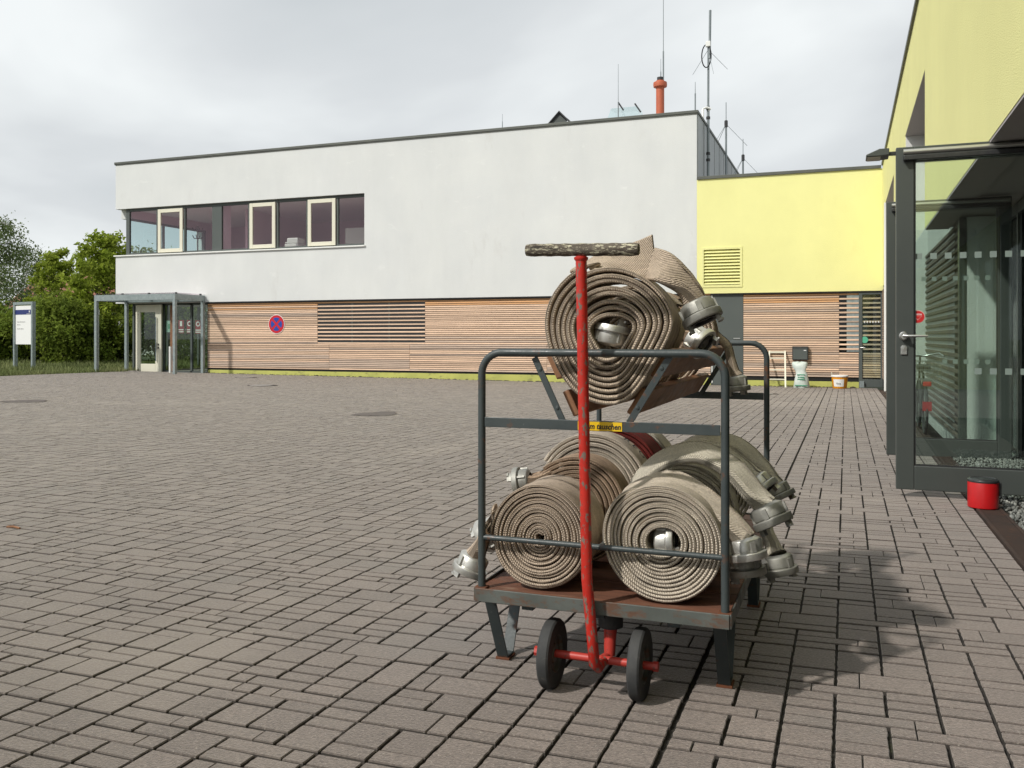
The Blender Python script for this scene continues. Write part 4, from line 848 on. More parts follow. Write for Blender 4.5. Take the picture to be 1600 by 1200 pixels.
# ---------------- roof furniture
zr_ = Zr(6.78)
p = P(1031.5, 150, 31); ch = thing('roof_flue', (p.x, 31, zr_), 'orange red metal flue pipe with collar on the office roof', 'flue'); zt = P(1031, 121, 31).z
MB().tube([(p.x, 31, zr_), (p.x, 31, zt-.12)], .145, 18).build('pipe', M['chimney'], ch, smooth=40); MB().lathe([(.145, -.36), (.235, -.34), (.245, -.26), (.235, -.18), (.145, -.14)], (p.x, 31, zt), n=20).build('collar', M['chimney'], ch, smooth=40); MB().lathe([(.11, -.14), (.11, 0), (.08, .01), (0, .01)], (p.x, 31, zt), n=16).build('cap', M['cable'], ch, smooth=40)
a, b, c = P(858, 190, 31), P(892, 186, 31), P(873.5, 174.5, 31)
rh = thing('roof_vent_hood', (c.x, 31, zr_), 'dark triangular gabled vent hood peeping over the roof edge', 'vent hood')
w_ = .78; zc = c.z
MB().add([(c.x-w_, 31, zr_+.75), (c.x, 31, zc), (c.x, 32.2, zc), (c.x-w_, 32.2, zr_+.75)], [(0, 1, 2, 3)]).add([(c.x+w_, 31, zr_+.75), (c.x, 31, zc), (c.x, 32.2, zc), (c.x+w_, 32.2, zr_+.75)], [(3, 2, 1, 0)]).build('hood_slope', M['cable'], rh)
MB().prism([(c.x-w_+.1, zr_+.78), (c.x+w_-.1, zr_+.78), (c.x, zc-.1)], 31.05, 31.08).build('mesh_gable', M['anthracite'], rh)
MB().tube([(c.x-w_, 31, zr_+.74), (c.x, 31, zc+.01), (c.x+w_, 31, zr_+.74)], .035, 6).build('edge_bar', M['lid_black'], rh); MB().box(c.x-w_+.1, c.x+w_-.1, 31.02, 32.1, zr_, zr_+.77).build('upstand', M['anthracite'], rh)
p0, p1, q0, q1 = P(941, 182, 31), P(1003, 178, 31), P(951, 166, 31), P(993, 163, 31)
dm = thing('roof_skylight', (p0.x, 31, zr_), 'pale glass skylight dome with opener on the office roof', 'skylight')
b = MB(); zlo, zhi = zr_+.62, q0.z; b.v = [(p0.x, 31, zlo), (p1.x, 31, zlo), (p1.x, 32.4, zlo), (p0.x, 32.4, zlo), (q0.x, 31.35, zhi), (q1.x, 31.35, zhi), (q1.x, 32.05, zhi), (q0.x, 32.05, zhi)]; b.f = [(4, 5, 6, 7), (0, 1, 5, 4), (1, 2, 6, 5), (2, 3, 7, 6), (3, 0, 4, 7)]
b.build('dome', M['glass_dome'], dm); MB().box(p0.x-.05, p1.x+.05, 30.95, 32.45, zr_, zlo).build('kerb', M['whitemetal'], dm)
for (u0, v0), (u1, v1) in (((966, 160), (974, 172)), ((992, 162), (1001, 175))): MB().tube([P(u0, v0, 31.1), P(u1, v1, 31)], .03, 6).build('opener_arm', M['cable'], dm)
def antenna(name, u, vt_, vb_, Y, r, label, cat='antenna', parts=True):
    t, bb = P(u, vt_, Y), P(u, vb_, Y); o = thing(name, (bb.x, Y, bb.z), label, cat, 'aerials on the roofs')
    return o, t, bb
def whip(u, vt_, vm, vb_, Y, label, r=.010):
    o, t, bb = antenna('whip_antenna', u, vt_, vb_, Y, r, label); m_ = P(u, vm, Y)
    MB().tube([(bb.x, Y, bb.z-.2), (bb.x, Y, m_.z)], r*2.0, 6).build('base_rod', M['mast'], o); MB().tube([(bb.x, Y, m_.z), (bb.x, Y, t.z)], [r, r*.7], 6).build('whip', M['mast'], o)
whip(966, 100, 160, 175, 31, 'thin whip aerial rising beside the roof skylight')
whip(1036.5, -60, 80, 178, 31.5, 'very tall thin whip aerial right behind the orange flue', .013); whip(1032.5, 92, 112, 125, 31.6, 'short thin whip aerial just left of the tallest one', .009)
whip(1086.3, 128, 146, 174, 28.2, 'short thin whip aerial at the corner of the white roof', .011); whip(785, 178, 190, 202, 31, 'tiny thin whip aerial alone on the middle of the roof', .008)
o, t, bb = antenna('antenna_mast', 1106.5, 17, 268, 29.0, .03, 'tall grey aerial mast with looped black cable beside the white building')
m1, m2 = P(1107, 165, 29.0), P(1109.5, 70, 29.0); x_ = bb.x
MB().tube([(x_, 29, Zr(4.78)), (x_, 29, m1.z)], .046, 12).build('lower_tube', M['mast'], o, smooth=40); MB().tube([(x_, 29, m1.z-.3), (x_+.01, 29, m2.z)], .036, 12).build('upper_tube', M['mast'], o, smooth=40); MB().tube([(x_+.05, 28.97, m2.z-.45), (x_+.07, 28.97, t.z)], .040, 12).build('radome', M['mast'], o, smooth=40)
for zz in (m1.z-.1, m1.z-.4, P(1106, 250, 29).z, P(1106, 240, 29).z): MB().lathe([(.045, -.05), (.066, -.04), (.066, .04), (.045, .05)], (x_, 29, zz), n=12).build('clamp', M['lid_black'], o, smooth=40)
MB().box(x_-.07, x_+.09, 28.88, 29.0, m2.z-.08, m2.z+.10).build('junction_box', M['whitemetal'], o, bevel=.02)
c0 = P(1104, 88, 28.95); MB().tube([(c0.x+.15*math.cos(a)*1.0, 28.92, c0.z+.37*math.sin(a)) for a in np.linspace(1.2, 1.2+2*math.pi*1.9, 50)], .018, 6).build('cable_loop', M['cable'], o, smooth=60)
for u_, v_ in ((1080, 113), (1119, 123), (1135, 104)): q = P(u_, v_, 29.0); MB().tube([(x_, 29, m2.z-.15), (q.x, 29.3 if u_ != 1119 else 28.4, q.z)], .007, 5).build('radial_rod', M['mast'], o)
q = P(1099, 170, 28.9); MB().tube([(q.x-.02, 28.9, Zr(6.2)), (q.x-.02, 28.9, q.z), (q.x+.10, 28.9, q.z+.03), (q.x+.22, 28.95, q.z), (x_, 29, q.z-.06)], .04, 8).build('swan_neck', M['whitemetal'], o, smooth=60)
for u, vt_, vm, vb_, Y, lab in ((1134.5, 160, 194, 268, 33, 'slim aerial on a dark pole halfway along the zinc wall'), (1161, 217, 247, 268, 36, 'slim aerial on a dark pole farthest along the zinc wall')):
    o, t, bb = antenna('whip_antenna', u, vt_, vb_, Y, .02, lab); mm = P(u, vm, Y)
    MB().tube([(bb.x, Y, Zr(4.75)), (bb.x, Y, mm.z)], .036, 8).build('pole', M['mast'], o, smooth=40); MB().lathe([(.04, -.12), (.062, -.1), (.062, .12), (.04, .14)], (bb.x, Y, mm.z), n=10).build('mount', M['cable'], o); MB().tube([(bb.x, Y, mm.z), (bb.x, Y, t.z)], .014, 6).build('whip', M['mast'], o)
    for dx, dy in ((.75, 0), (-.5, .5), (-.4, -.5)): MB().tube([(bb.x, Y, mm.z), (bb.x+dx, Y+dy, mm.z-.85)], .009, 5).build('radial_rod', M['mast'], o)

# ---------------- vegetation and a house beyond the yard
def tree(name, x, y, z, H, R_, nl, leaf, lm, bark, label, cat='tree', seed=1, low=.15, shape=1.0, droop=0.0, group=None, limbs=26, trunk_r=None, clump=.55, stems=1):
    rr = random.Random(seed); nr = np.random.default_rng(seed); t = thing(name, (x, y, z), label, cat, group)
    tb = MB(); tips = []; base = Vector((x, y, z)); tr = trunk_r or H*.018
    for s in range(stems):
        off = Vector((rr.uniform(-1, 1), rr.uniform(-1, 1), 0))*(R_*.45 if stems > 1 else 0); hh = H*(1 if s == 0 else rr.uniform(.6, .95)); pts = []; lean = Vector((rr.uniform(-.06, .06), rr.uniform(-.06, .06), 0))*(1+stems*.4)
        for k in range(7): f = k/6; pts.append(base+off*(.3+.7*f)+lean*hh*f+Vector((rr.uniform(-.03, .03)*H*f, rr.uniform(-.03, .03)*H*f, hh*f*.93-.2*(k == 0))))
        tb.tube(pts, [tr*(1-.88*k/6) for k in range(7)], 7)
        for k in range(max(4, limbs//stems)):
            f = low+(1-low)*(k+rr.random())/max(4, limbs//stems); i = min(5, int(f*6)); p = pts[i].lerp(pts[i+1], f*6-i); a = k*2.4+rr.uniform(-.4, .4)
            prof = math.sin(math.pi*min(1, max(.05, (f-low*.6)/(1-low*.6)))**(.75*shape))**.8; L = R_*(.35+.75*prof)*rr.uniform(.65, 1.12)/(1.0 if stems == 1 else 1.35)
            d = Vector((math.cos(a), math.sin(a), rr.uniform(.15, .75)-droop*.5)).normalized(); q1 = p+d*L*.5+Vector((0, 0, .06*L)); q2 = p+d*L+Vector((0, 0, rr.uniform(-.05, .15)*L-droop*L*.35))
            tb.tube([p, q1, q2], [tr*.32*(1-f*.6), tr*.2*(1-f*.5), tr*.06], 5)
            for m_ in range(5):
                b0 = p.lerp(q2, .35+.16*m_); tips.append(b0+Vector((rr.gauss(0, 1), rr.gauss(0, 1), rr.gauss(0, .7)-droop*.5))*L*.17)
            tips.append(q2)
        tips.append(pts[-1])
    tb.build('trunk', bark, t, smooth=60)
    T = np.array([tuple(q) for q in tips]); idx = nr.integers(0, len(T), nl); sig = clump*R_*.26
    C = T[idx]+nr.normal(0, 1, (nl, 3))*np.array([sig, sig, sig*.8]); C[:, 2] -= droop*nr.random(nl)*R_*.28; C[:, 2] = np.maximum(C[:, 2], z+.08)
    Nn = nr.normal(0, 1, (nl, 3)); Nn[:, 2] += .7; Nn /= np.linalg.norm(Nn, axis=1)[:, None]; U = np.cross(Nn, nr.normal(0, 1, (nl, 3))); U /= np.linalg.norm(U, axis=1)[:, None]; V = np.cross(Nn, U)
    s = leaf*nr.uniform(.6, 1.25, nl)[:, None]; lf_ = .10*s*Nn
    v = np.stack([C-U*s*.5, C+V*s*.32+lf_, C+U*s*.55, C-V*s*.32+lf_], 1).reshape(-1, 3); fcs = np.arange(nl*4).reshape(-1, 4)
    b = MB(); b.v = v.tolist(); b.f = fcs.tolist(); o = b.build('crown', lm, t)
    tn = np.clip(nr.normal(.5, .18, len(T))[idx]+nr.normal(0, .16, nl), 0, 1); at = o.data.attributes.new('tone', 'FLOAT', 'POINT'); at.data.foreach_set('value', np.repeat(tn, 4).astype(np.float32)); return t
zl = -.25
def at(u, Y): p = P(u, 500, Y); return p.x
tree('birch_tree', at(-22, 40), 40, zl, P(0, 318, 40).z-zl, 3.3, 15000, .17, M['leaf_birch'], M['bark_birch'], 'tall grey green birch with drooping twigs at the left picture edge', seed=3, low=.12, droop=.55, limbs=60, clump=.40, trunk_r=.13)
tree('birch_tree', at(30, 50), 50, zl, P(30, 372, 50).z-zl, 3.0, 7000, .18, M['leaf_birch'], M['bark_birch'], 'second birch standing farther back behind the information sign', seed=13, low=.15, droop=.5, limbs=44, clump=.40, trunk_r=.12)
tree('maple_tree', at(92, 40), 40, zl, P(92, 388, 40).z-zl, 1.55, 4200, .25, M['leaf_maple'], M['bark'], 'bright green young maple in the middle of the tree row', seed=4, low=.10, limbs=34, clump=.34)
tree('maple_tree', at(126, 38), 38, zl, P(126, 400, 38).z-zl, 1.25, 3000, .25, M['leaf_maple'], M['bark'], 'slightly lower young maple between two brighter maples', seed=5, low=.10, limbs=30, clump=.34)
tree('maple_tree', at(166, 36.5), 36.5, zl, P(166, 362, 36.5).z-zl, 1.9, 6000, .25, M['leaf_maple'], M['bark'], 'tallest bright green maple beside the corner of the white building', seed=6, low=.10, limbs=38, clump=.34)
tree('maple_tree', at(215, 40), 40, zl, 6.2, 2.6, 6500, .20, M['leaf_bush'], M['bark'], 'dark leaved maple seen through the glass entrance lobby', seed=16, low=.08, limbs=30, clump=.6)
for k, (u, Y, H, R_, lab) in enumerate(((2, 35, 2.7, 1.9, 'dense dark shrub at the left edge behind the sign'), (75, 34.5, 3.3, 2.0, 'tall dark green shrub just right of the sign'), (108, 34.5, 3.4, 2.1, 'full dark green shrub in the middle of the hedge row'), (140, 34.8, 2.9, 1.7, 'dark green shrub left of the canopy post'), (44, 36, 3.2, 1.9, 'dark shrub right behind the white sign board'), (178, 39.5, 1.7, 1.4, 'low shrub in front of the pale house wall'), (250, 38, 4.6, 2.4, 'broad shrub behind the glass lobby'), (290, 40, 4.8, 2.6, 'broad dark shrub far behind the lobby by the wood wall'), (-30, 36.5, 3.6, 2.2, 'broad shrub just outside the left edge'))):
    tree('shrub', at(u, Y), Y, zl, H, R_, 5600, .20, M['leaf_bush'], M['bark'], lab, 'shrub', 40+k, low=.02, shape=.7, group='shrubs along the lawn', limbs=30, trunk_r=.05, clump=.50, stems=5)
hx, hy = at(112, 66), 66
hs = thing('distant_house', (hx, hy, -.3), 'white house with red tiled roof half hidden behind the trees', 'house')
MB().box(hx-9, hx+8, hy, hy+9, -.5, Zr(2.7)).build('wall', M['housewall'], hs)
zr1 = P(110, 424, 66).z; MB().add([(hx-9.5, hy-.5, Zr(2.6)), (hx+8.5, hy-.5, Zr(2.6)), (hx+8.5, hy+4.5, zr1), (hx-9.5, hy+4.5, zr1), (hx+8.5, hy+9.5, Zr(2.6)), (hx-9.5, hy+9.5, Zr(2.6))], [(0, 1, 2, 3), (3, 2, 4, 5), (1, 4, 2), (0, 3, 5)]).build('roof', M['rooftile'], hs)
for k in range(5): MB().box(hx-7.5+k*3.2, hx-6.3+k*3.2, hy-.06, hy-.01, Zr(-.1), Zr(1.5)).build('window', M['glass_dark'], hs)
hx2 = at(182, 52); h2 = thing('garden_annex', (hx2, 52, -.3), 'low pale building with dark doors seen through the canopy posts', 'building')
MB().box(hx2-1.6, hx2+7, 52, 58, -.5, P(182, 497, 52).z).build('wall', M['housewall'], h2); MB().box(hx2-1.7, hx2+7.1, 51.9, 58.1, P(182, 497, 52).z, P(182, 494, 52).z).build('roof_edge', M['coping'], h2)
for a in (-.35, .75): MB().box(hx2+a, hx2+a+.75, 51.94, 51.99, -.3, Zr(.35)).build('door', M['anthracite'], h2)
# lamp post behind the canopy
p = P(152.5, 500, 30); lpst = thing('path_light', (p.x, 30, zl), 'slim white path light column behind the left canopy post', 'lamp post')
MB().tube([(p.x, 30, zl), (p.x, 30, P(152, 492, 30).z)], .055, 10).build('column', M['whitemetal'], lpst, smooth=40); MB().tube([(p.x, 30, P(152, 492, 30).z), (p.x, 30, P(152, 484, 30).z)], .075, 12).build('lamp_head', M['sign_white'], lpst, smooth=40)
# grass on the bank
nr = np.random.default_rng(2); n = 62000; X = XE-nr.random(n)**1.3*22; Y = 14+nr.random(n)*26
Xs = -26.5-nr.random(n)*.6; sel = nr.random(n) < .08; X = np.where(sel, Xs, X)
Zb = lawn_z(X, Y); h = nr.uniform(.06, .22, n)*(1+.5*np.sin(X*1.3)*np.sin(Y*.9)); a = nr.random(n)*6.283; w = nr.uniform(.008, .018, n); lx_, ly_ = nr.normal(0, .06, n), nr.normal(0, .06, n)
v = np.stack([np.stack([X-w*np.cos(a), Y-w*np.sin(a), Zb], 1), np.stack([X+w*np.cos(a), Y+w*np.sin(a), Zb], 1), np.stack([X+lx_, Y+ly_, Zb+h], 1)], 1).reshape(-1, 3)
b = MB(); b.v = v.tolist(); b.f = np.arange(n*3).reshape(-1, 3).tolist(); o = b.build('grass', M['blade']); o['kind'] = 'stuff'; o['label'] = 'rough green grass on the bank left of the yard'
at_ = o.data.attributes.new('tone', 'FLOAT', 'POINT'); at_.data.foreach_set('value', np.repeat(nr.random(n), 3).astype(np.float32))
# ================================================================== THE CART
ZD, XA, XB, YA, YB = 0.272, -1.195, -0.337, 2.800, 4.46
XM = (XA+XB)/2
ct = thing('hose_cart', (XM, 3.6, -.05), 'rusty green grey platform cart with red T handle loaded with fire hoses', 'cart')
fr = MB(); t = .006
fr.box(XA, XB, YA-t, YA, ZD-.040, ZD+.006); fr.box(XA, XB, YB, YB+t, ZD-.040, ZD+.006); fr.box(XA-t, XA, YA, YB, ZD-.040, ZD+.006); fr.box(XB, XB+t, YA, YB, ZD-.040, ZD+.006)
fr.box(XA, XB, YA+.001, YA+.03, ZD-.038, ZD-.032); fr.build('deck_frame', M['frame_lip'], ct, bevel=.002)
nb = 13
for k in range(nb):
    y0 = YA+.004+(YB-YA-.008)*k/nb; y1 = YA+.004+(YB-YA-.008)*(k+1)/nb-.004
    MB().box(XA+.004, XB-.004, y0, y1, ZD-.024, ZD-.001-.002*(k % 2)).build('deck_board', M['deckwood'], ct, bevel=.002)
for xx in (XA+.18, XM, XB-.18): MB().box(xx-.02, xx+.02, YA+.03, YB-.01, ZD-.062, ZD-.026).build('under_beam', M['frame'], ct)
def rail(y, ztop, r=.0132, rb=.075):
    pts = [(XA+.016, y, ZD-.03), (XA+.016, y, ztop-rb)]+[(XA+.016+rb-rb*math.cos(a), y, ztop-rb+rb*math.sin(a)) for a in np.linspace(.15, math.pi/2, 9)]
    pts += [(XB-.016-rb+rb*math.sin(a), y, ztop-rb+rb*math.cos(a)) for a in np.linspace(0, math.pi/2-.15, 9)]+[(XB-.016, y, ztop-rb), (XB-.016, y, ZD-.03)]
    MB().tube(pts, r, 14).build('end_rail', M['frame'], ct, smooth=50)
ZF, ZRr = CZ-.052, CZ-.028
rail(2.822, ZF); rail(4.375, ZRr)
mb_f = MB().box(XA+.03, XB-.03, 2.8125, 2.8185, CZ-.309, CZ-.275).build('flat_crossbar', M['frame'], ct, bevel=.0015)
MB().box(XA+.03, XB-.03, 4.372, 4.378, CZ-.300, CZ-.266).build('flat_crossbar', M['frame'], ct, bevel=.0015)
MB().tube([(XA+.022, 2.822, CZ-.692), (XB-.022, 2.822, CZ-.692)], .0098, 12).build('round_crossbar', M['frame'], ct, smooth=50)
MB().tube([(XA+.022, 4.375, CZ-.692), (XB-.022, 4.375, CZ-.692)], .0098, 12).build('round_crossbar', M['frame'], ct, smooth=50)
MB().tube([(XM+.01, 2.822, CZ-.692), (XM+.01, 4.375, CZ-.692)], .0098, 12).build('divider_bar', M['frame'], ct, smooth=50)
for x_, y_ in ((XA+.016, 2.822), (XB-.016, 2.822), (XA+.016, 4.375), (XB-.016, 4.375)): MB().box(x_-.021, x_+.021, y_-.019, y_+.019, ZD-.001, ZD+.007).build('post_foot', M['rust'], ct, bevel=.002)
# sticker on the crossbar
s0, s1 = P(903, 666, 2.812).x, P(972, 668, 2.812).x; sz = CZ-.2925
sk_ = MB().box(s0, s1, 2.8105, 2.8120, sz-.0145, sz+.0145).build('yellow_sticker', M['stick_y'], mb_f)
tx = text('zum tauschen', .0262, (s1-.004, 2.8100, sz-.001), FRONT, M['ink'], mb_f, align='RIGHT', shear=.22, bold=.0005, sx=.88)
# V-shaped trough
VR = (Vector((P(1046, 556, 2.838).x, 0, P(1046, 556, 2.838).z)), Vector((P(984, 657, 2.838).x, 0, P(984, 657, 2.838).z)))
VL = (Vector((P(836, 558, 2.838).x, 0, P(836, 558, 2.838).z)), Vector((P(880, 657, 2.838).x, 0, P(880, 657, 2.838).z)))
for (a, b), inn in ((VR, -1), (VL, 1)):
    d = (b-a).normalized(); nrm = Vector((d.z, 0, -d.x))
    if nrm.x*inn < 0: nrm = -nrm
    for yy in (2.838, 4.358):
        q0, q1 = a+Vector((0, yy, .0)), b+Vector((0, yy, -.01)); MB().obox((q0+q1)/2, d, nrm, (0, 1, 0), (q1-q0).length, .022, .006).build('trough_strap', M['frame'], ct, bevel=.001)
    L = (b-a).length
    for f0, f1 in ((-.02, .40), (.60, 1.0)):
        m_ = a+d*L*(f0+f1)/2+nrm*.0245; pb_ = MB().obox(m_+Vector((0, 3.635, 0)), d, (0, 1, 0), nrm, L*(f1-f0), 1.43, .024).build('trough_plank', M['plank'], ct, bevel=.004)
        MB().obox(m_+Vector((0, 2.9196, 0)), d, (0, 1, 0), nrm, L*(f1-f0)-.008, .0005, .016).build('plank_end', M['endgrain'], pb_)
        for yy in (2.834,): MB().lathe([(0, .004), (.006, .003), (.007, 0)], a+d*L*(f0+f1)/2+Vector((0, yy+.001, 0)), (0, -1, 0), 10).build('bolt', M['frame'], pb_, smooth=40)
# stand legs, bent from flat bar
for x_ in (XA+.012, XB-.045):
    for y_ in (3.06, 4.05):
        zg = float(g(x_, y_)); w = .042; pts = [(y_-.165, ZD-.042), (y_-.028, zg+.014), (y_+.028, zg+.014), (y_+.150, ZD-.042)]
        b = MB()
        for k in range(3):
            q0, q1 = Vector((x_, pts[k][0], pts[k][1])), Vector((x_, pts[k+1][0], pts[k+1][1])); d = (q1-q0).normalized(); b.obox((q0+q1)/2, d, (1, 0, 0), d.cross(Vector((1, 0, 0))), (q1-q0).length+.004, w, .0065)
        lg = b.build('stand_leg', M['frame'], ct, bevel=.001); MB().box(x_-.027, x_+.027, y_-.034, y_+.034, zg+.001, zg+.0105).build('leg_foot', M['rust'], lg, bevel=.002)
# steering axle, wheels, swivel
RW = .116
def cart_wheel(x, y):
    z = float(g(x, y))+RW-.003; prof = [(.062, -.019), (.080, -.019), (.098, -.022), (.110, -.020), (RW-.001, -.014), (RW, 0), (RW-.001, .014), (.110, .020), (.098, .022), (.080, .019), (.062, .019)]
    w = MB().lathe(prof, (x, y, z), (1, 0, 0), 40).build('wheel', M['rubber'], ct, smooth=35)
    MB().lathe([(.0, -.012), (.030, -.012), (.034, -.006), (.056, -.004), (.060, -.016), (.064, -.018), (.064, .018), (.060, .016), (.056, .004), (.034, .006), (.030, .012), (0, .012)], (x, y, z), (1, 0, 0), 28).build('rim', M['frame_lip'], w, smooth=35)
    return z
zax = cart_wheel(-.932, 2.850); cart_wheel(-.630, 2.850)
MB().tube([(-.984, 2.850, zax), (-.576, 2.850, zax)], .0135, 12).build('axle', M['red_axle'], ct, smooth=50)
for x_ in (-.985, -.577): MB().lathe([(0, -.008), (.017, -.008), (.017, .008), (0, .008)], (x_, 2.850, zax), (1, 0, 0), 8).build('axle_nut', M['red_axle'], ct)
MB().tube([(-.745, 2.90, zax), (-.745, 2.905, zax+.05), (-.745, 2.915, ZD-.10)], [.019, .021, .024], 12).build('swivel_fork', M['red_axle'], ct, smooth=50)
MB().tube([(-.760, 2.845, zax), (-.748, 2.90, zax)], .014, 10).build('fork_arm', M['red_axle'], ct, smooth=50)
MB().lathe([(.03, 0), (.042, .005), (.042, .035), (.036, .06), (.036, .075)], (-.745, 2.915, ZD-.115), n=18).build('swivel_collar', M['rubber'], ct, smooth=40)
zr2 = cart_wheel(-1.02, 4.22); cart_wheel(-.52, 4.22); MB().tube([(-1.06, 4.22, zr2), (-.48, 4.22, zr2)], .0135, 10).build('axle', M['red_axle'], ct, smooth=50)
# drawbar with T grip
A = P(928, 1027, 2.762); B_ = P(917, 905, 2.752); C_ = P(912, 640, 2.735); D_ = P(908, 400, 2.712)
hp = MB(); cv = [Vector((A.x+.012, 2.84, zax)), Vector((A.x+.006, 2.79, zax-.006)), Vector((A.x, 2.768, zax+.012)), A.lerp(B_, .30), B_, C_, D_]
hp.tube(cv, [.016, .0175, .0182, .0182, .0182, .0182, .0182], 16); pole = hp.build('drawbar', M['red'], ct, smooth=60)
T0, T1 = P(823, 391, 2.712), P(998, 389.5, 2.712)
gr = MB(); n_ = 26; pts = [T0.lerp(T1, k/n_) for k in range(n_+1)]; gr.tube(pts, [.0185]+[.0205+.0008*math.sin(k*1.7) for k in range(n_-1)]+[.0185], 16); gr.build('wooden_grip', M['oldwood'], ct, smooth=60)
MB().lathe([(.0185, -.012), (.023, -.006), (.023, 0)], D_+Vector((0, 0, -.004)), n=16).build('grip_socket', M['red'], pole, smooth=40)

# ================================================================== FIRE HOSES
def crom(pts, n):
    """resample control points with a Catmull-Rom curve"""
    p = np.array(pts, float); p = np.vstack([2*p[0]-p[1], p, 2*p[-1]-p[-2]]); out = []
    for i in range(1, len(p)-2):
        for k in range(n):
            t = k/n; a, b, c, d = p[i-1:i+3]; out.append(.5*((2*b)+(-a+c)*t+(2*a-5*b+4*c-d)*t*t+(-a+3*b-3*c+d)*t**3))
    out.append(p[-2]); return np.array(out)
EDGE2 = [(1, -.50, .008), (1, -.43, .0020), (1, -.26, 0), (1, -.02, .0045), (1, .26, 0), (1, .43, .0020), (1, .50, .008)]     # two plies side by side
EDGE1 = [(1, -.42, .011), (1, -.50, .0055), (1, -.34, .0012), (1, 0, 0), (1, .34, .0012), (1, .50, .0055), (1, .42, .011)]   # one plump edge
def sweep(path, nrm, w, t, EDGE):
    """lay-flat hose section swept along PATH; the section fills out where it gets round"""
    m = len(path); T = np.gradient(path, axis=0); T /= np.linalg.norm(T, axis=1)[:, None]
    Nn = nrm-(nrm*T).sum(1)[:, None]*T; Nn /= np.linalg.norm(Nn, axis=1)[:, None]; B = np.cross(T, Nn)
    s = np.concatenate([[0], np.cumsum(np.linalg.norm(np.diff(path, axis=0), axis=1))])
    vs, uv = [], []; sec = [(sg, b, e) for sg, lst in ((1, EDGE), (-1, EDGE[::-1])) for _, b, e in lst]; K = len(sec)
    for i in range(m):
        f = min(1, max(0, (t[i]/w[i]-.22)/.45))
        for j, (sg, b, e) in enumerate(sec):
            fx, fy = sg*(w[i]/2-e*min(1, w[i]/.1)), b*t[i]
            a = math.asin(max(-1, min(1, b*2)))*.92; ex, ey = sg*math.cos(a)*w[i]/2, math.sin(a)*t[i]/2
            x, y = fx*(1-f)+ex*f, fy*(1-f)+ey*f
            vs.append(tuple(path[i]+B[i]*x+Nn[i]*y)); uv.append((s[i], x+.2*(b > 0)))
    fs = [(i*K+j, i*K+(j+1) % K, (i+1)*K+(j+1) % K, (i+1)*K+j) for i in range(m-1) for j in range(K)]+[tuple(range(K))[::-1], tuple(range((m-1)*K, m*K))]
    b = MB(); b.v, b.f, b.uv = vs, fs, uv; return b
def coil(c, y, w, r0, r1, turns, end, dirn, seed, ecc=.03, jit=.0025, squash=(), loose=0.0, core=None, fill=.86):
    """spiral from the core to the outer end at angle END (degrees, seen from the front)"""
    n = int(turns*44); th = np.radians(end)-dirn*np.linspace(turns*2*math.pi, 0, n); f = np.linspace(0, 1, n); q = np.random.default_rng(seed)
    rad = r0+(r1-r0)*f
    if loose: rad += loose*np.interp(np.linspace(0, turns*5, n), np.arange(int(turns*5)+2), q.normal(0, 1, int(turns*5)+2))
    shp = 1+ecc*np.cos(2*(th-q.uniform(0, 3)))+ecc*.5*np.cos(3*(th-q.uniform(0, 3)))
    if core: shp = shp*(1+(core-1)*(1-f)**2*np.cos(th-.4)**2)
    for ang, dmax in squash:
        cs = np.cos(th-math.radians(ang)); lim = np.where(cs > .05, dmax/np.maximum(cs, .05), 9.0)/r1; shp = (shp**-9+lim**-9)**(-1/9)
    rad = rad*shp; x = c[0]+rad*np.cos(th); z = c[1]+rad*np.sin(th)
    yj = jit*np.interp(np.linspace(0, turns*4, n), np.arange(int(turns*4)+2), q.normal(0, 1, int(turns*4)+2))
    path = np.stack([x, y+w/2+yj, z], 1); nr_ = np.stack([np.cos(th), 0*th, np.sin(th)], 1); pitch = (r1-r0)/turns
    return path, nr_, np.full(n, w), pitch*fill*np.interp(np.linspace(0, turns*3, n), np.arange(int(turns*3)+2), q.uniform(.86, 1.06, int(turns*3)+2))
_cm = {}
def coupling_meshes(m_):
    if m_.name in _cm: return _cm[m_.name]
    def mk(b, nm, mm, sm=35):
        me = bpy.data.meshes.new(nm); me.from_pydata([tuple(v) for v in b.v], [], b.f); me.update(); me.materials.append(mm)
        me.polygons.foreach_set('use_smooth', [True]*len(me.polygons)); me.set_sharp_from_angle(angle=math.radians(sm)); return me
    body = MB().lathe([(.038, -.006), (.0475, -.001), (.0555, .003), (.0570, .0055), (.0570, .040), (.0545, .0415), (.0545, .0450), (.0672, .0455), (.0690, .0480), (.0690, .0675), (.0672, .0705), (.0560, .0715), (.0530, .065), (.034, .063), (.034, .04), (0, .04)], n=44)
    for k in range(4):
        a = k*math.pi/2+.5; u = Vector((math.cos(a), math.sin(a), 0)); v = Vector((-math.sin(a), math.cos(a), 0)); body.obox(u*.0595+Vector((0, 0, .0265)), u, v, (0, 0, 1), .010, .016 if k % 2 else .009, .034)
    lug = MB(); n = 8; sec = [(.044, .070), (.058, .070), (.058, .084), (.063, .086), (.063, .0925), (.044, .0925)]
    for j in range(n+1):
        a = .3+j*.085; hook = 1 if j > n*.5 else 0
        for r_, h_ in sec: lug.v.append((min(r_, .058 if not hook else .063)*math.cos(a), min(r_, .058 if not hook else .063)*math.sin(a), h_))
    K = len(sec); lug.f = [(j*K+i, j*K+(i+1) % K, (j+1)*K+(i+1) % K, (j+1)*K+i) for j in range(n) for i in range(K)]+[tuple(range(K))[::-1], tuple(range(n*K, n*K+K))]
    seal = MB().lathe([(.031, .064), (.034, .072), (.044, .073), (.047, .066)], n=28)
    _cm[m_.name] = (mk(body, 'coupling', m_), mk(lug, 'lug', m_), mk(seal, 'seal_ring', M['seal'])); return _cm[m_.name]
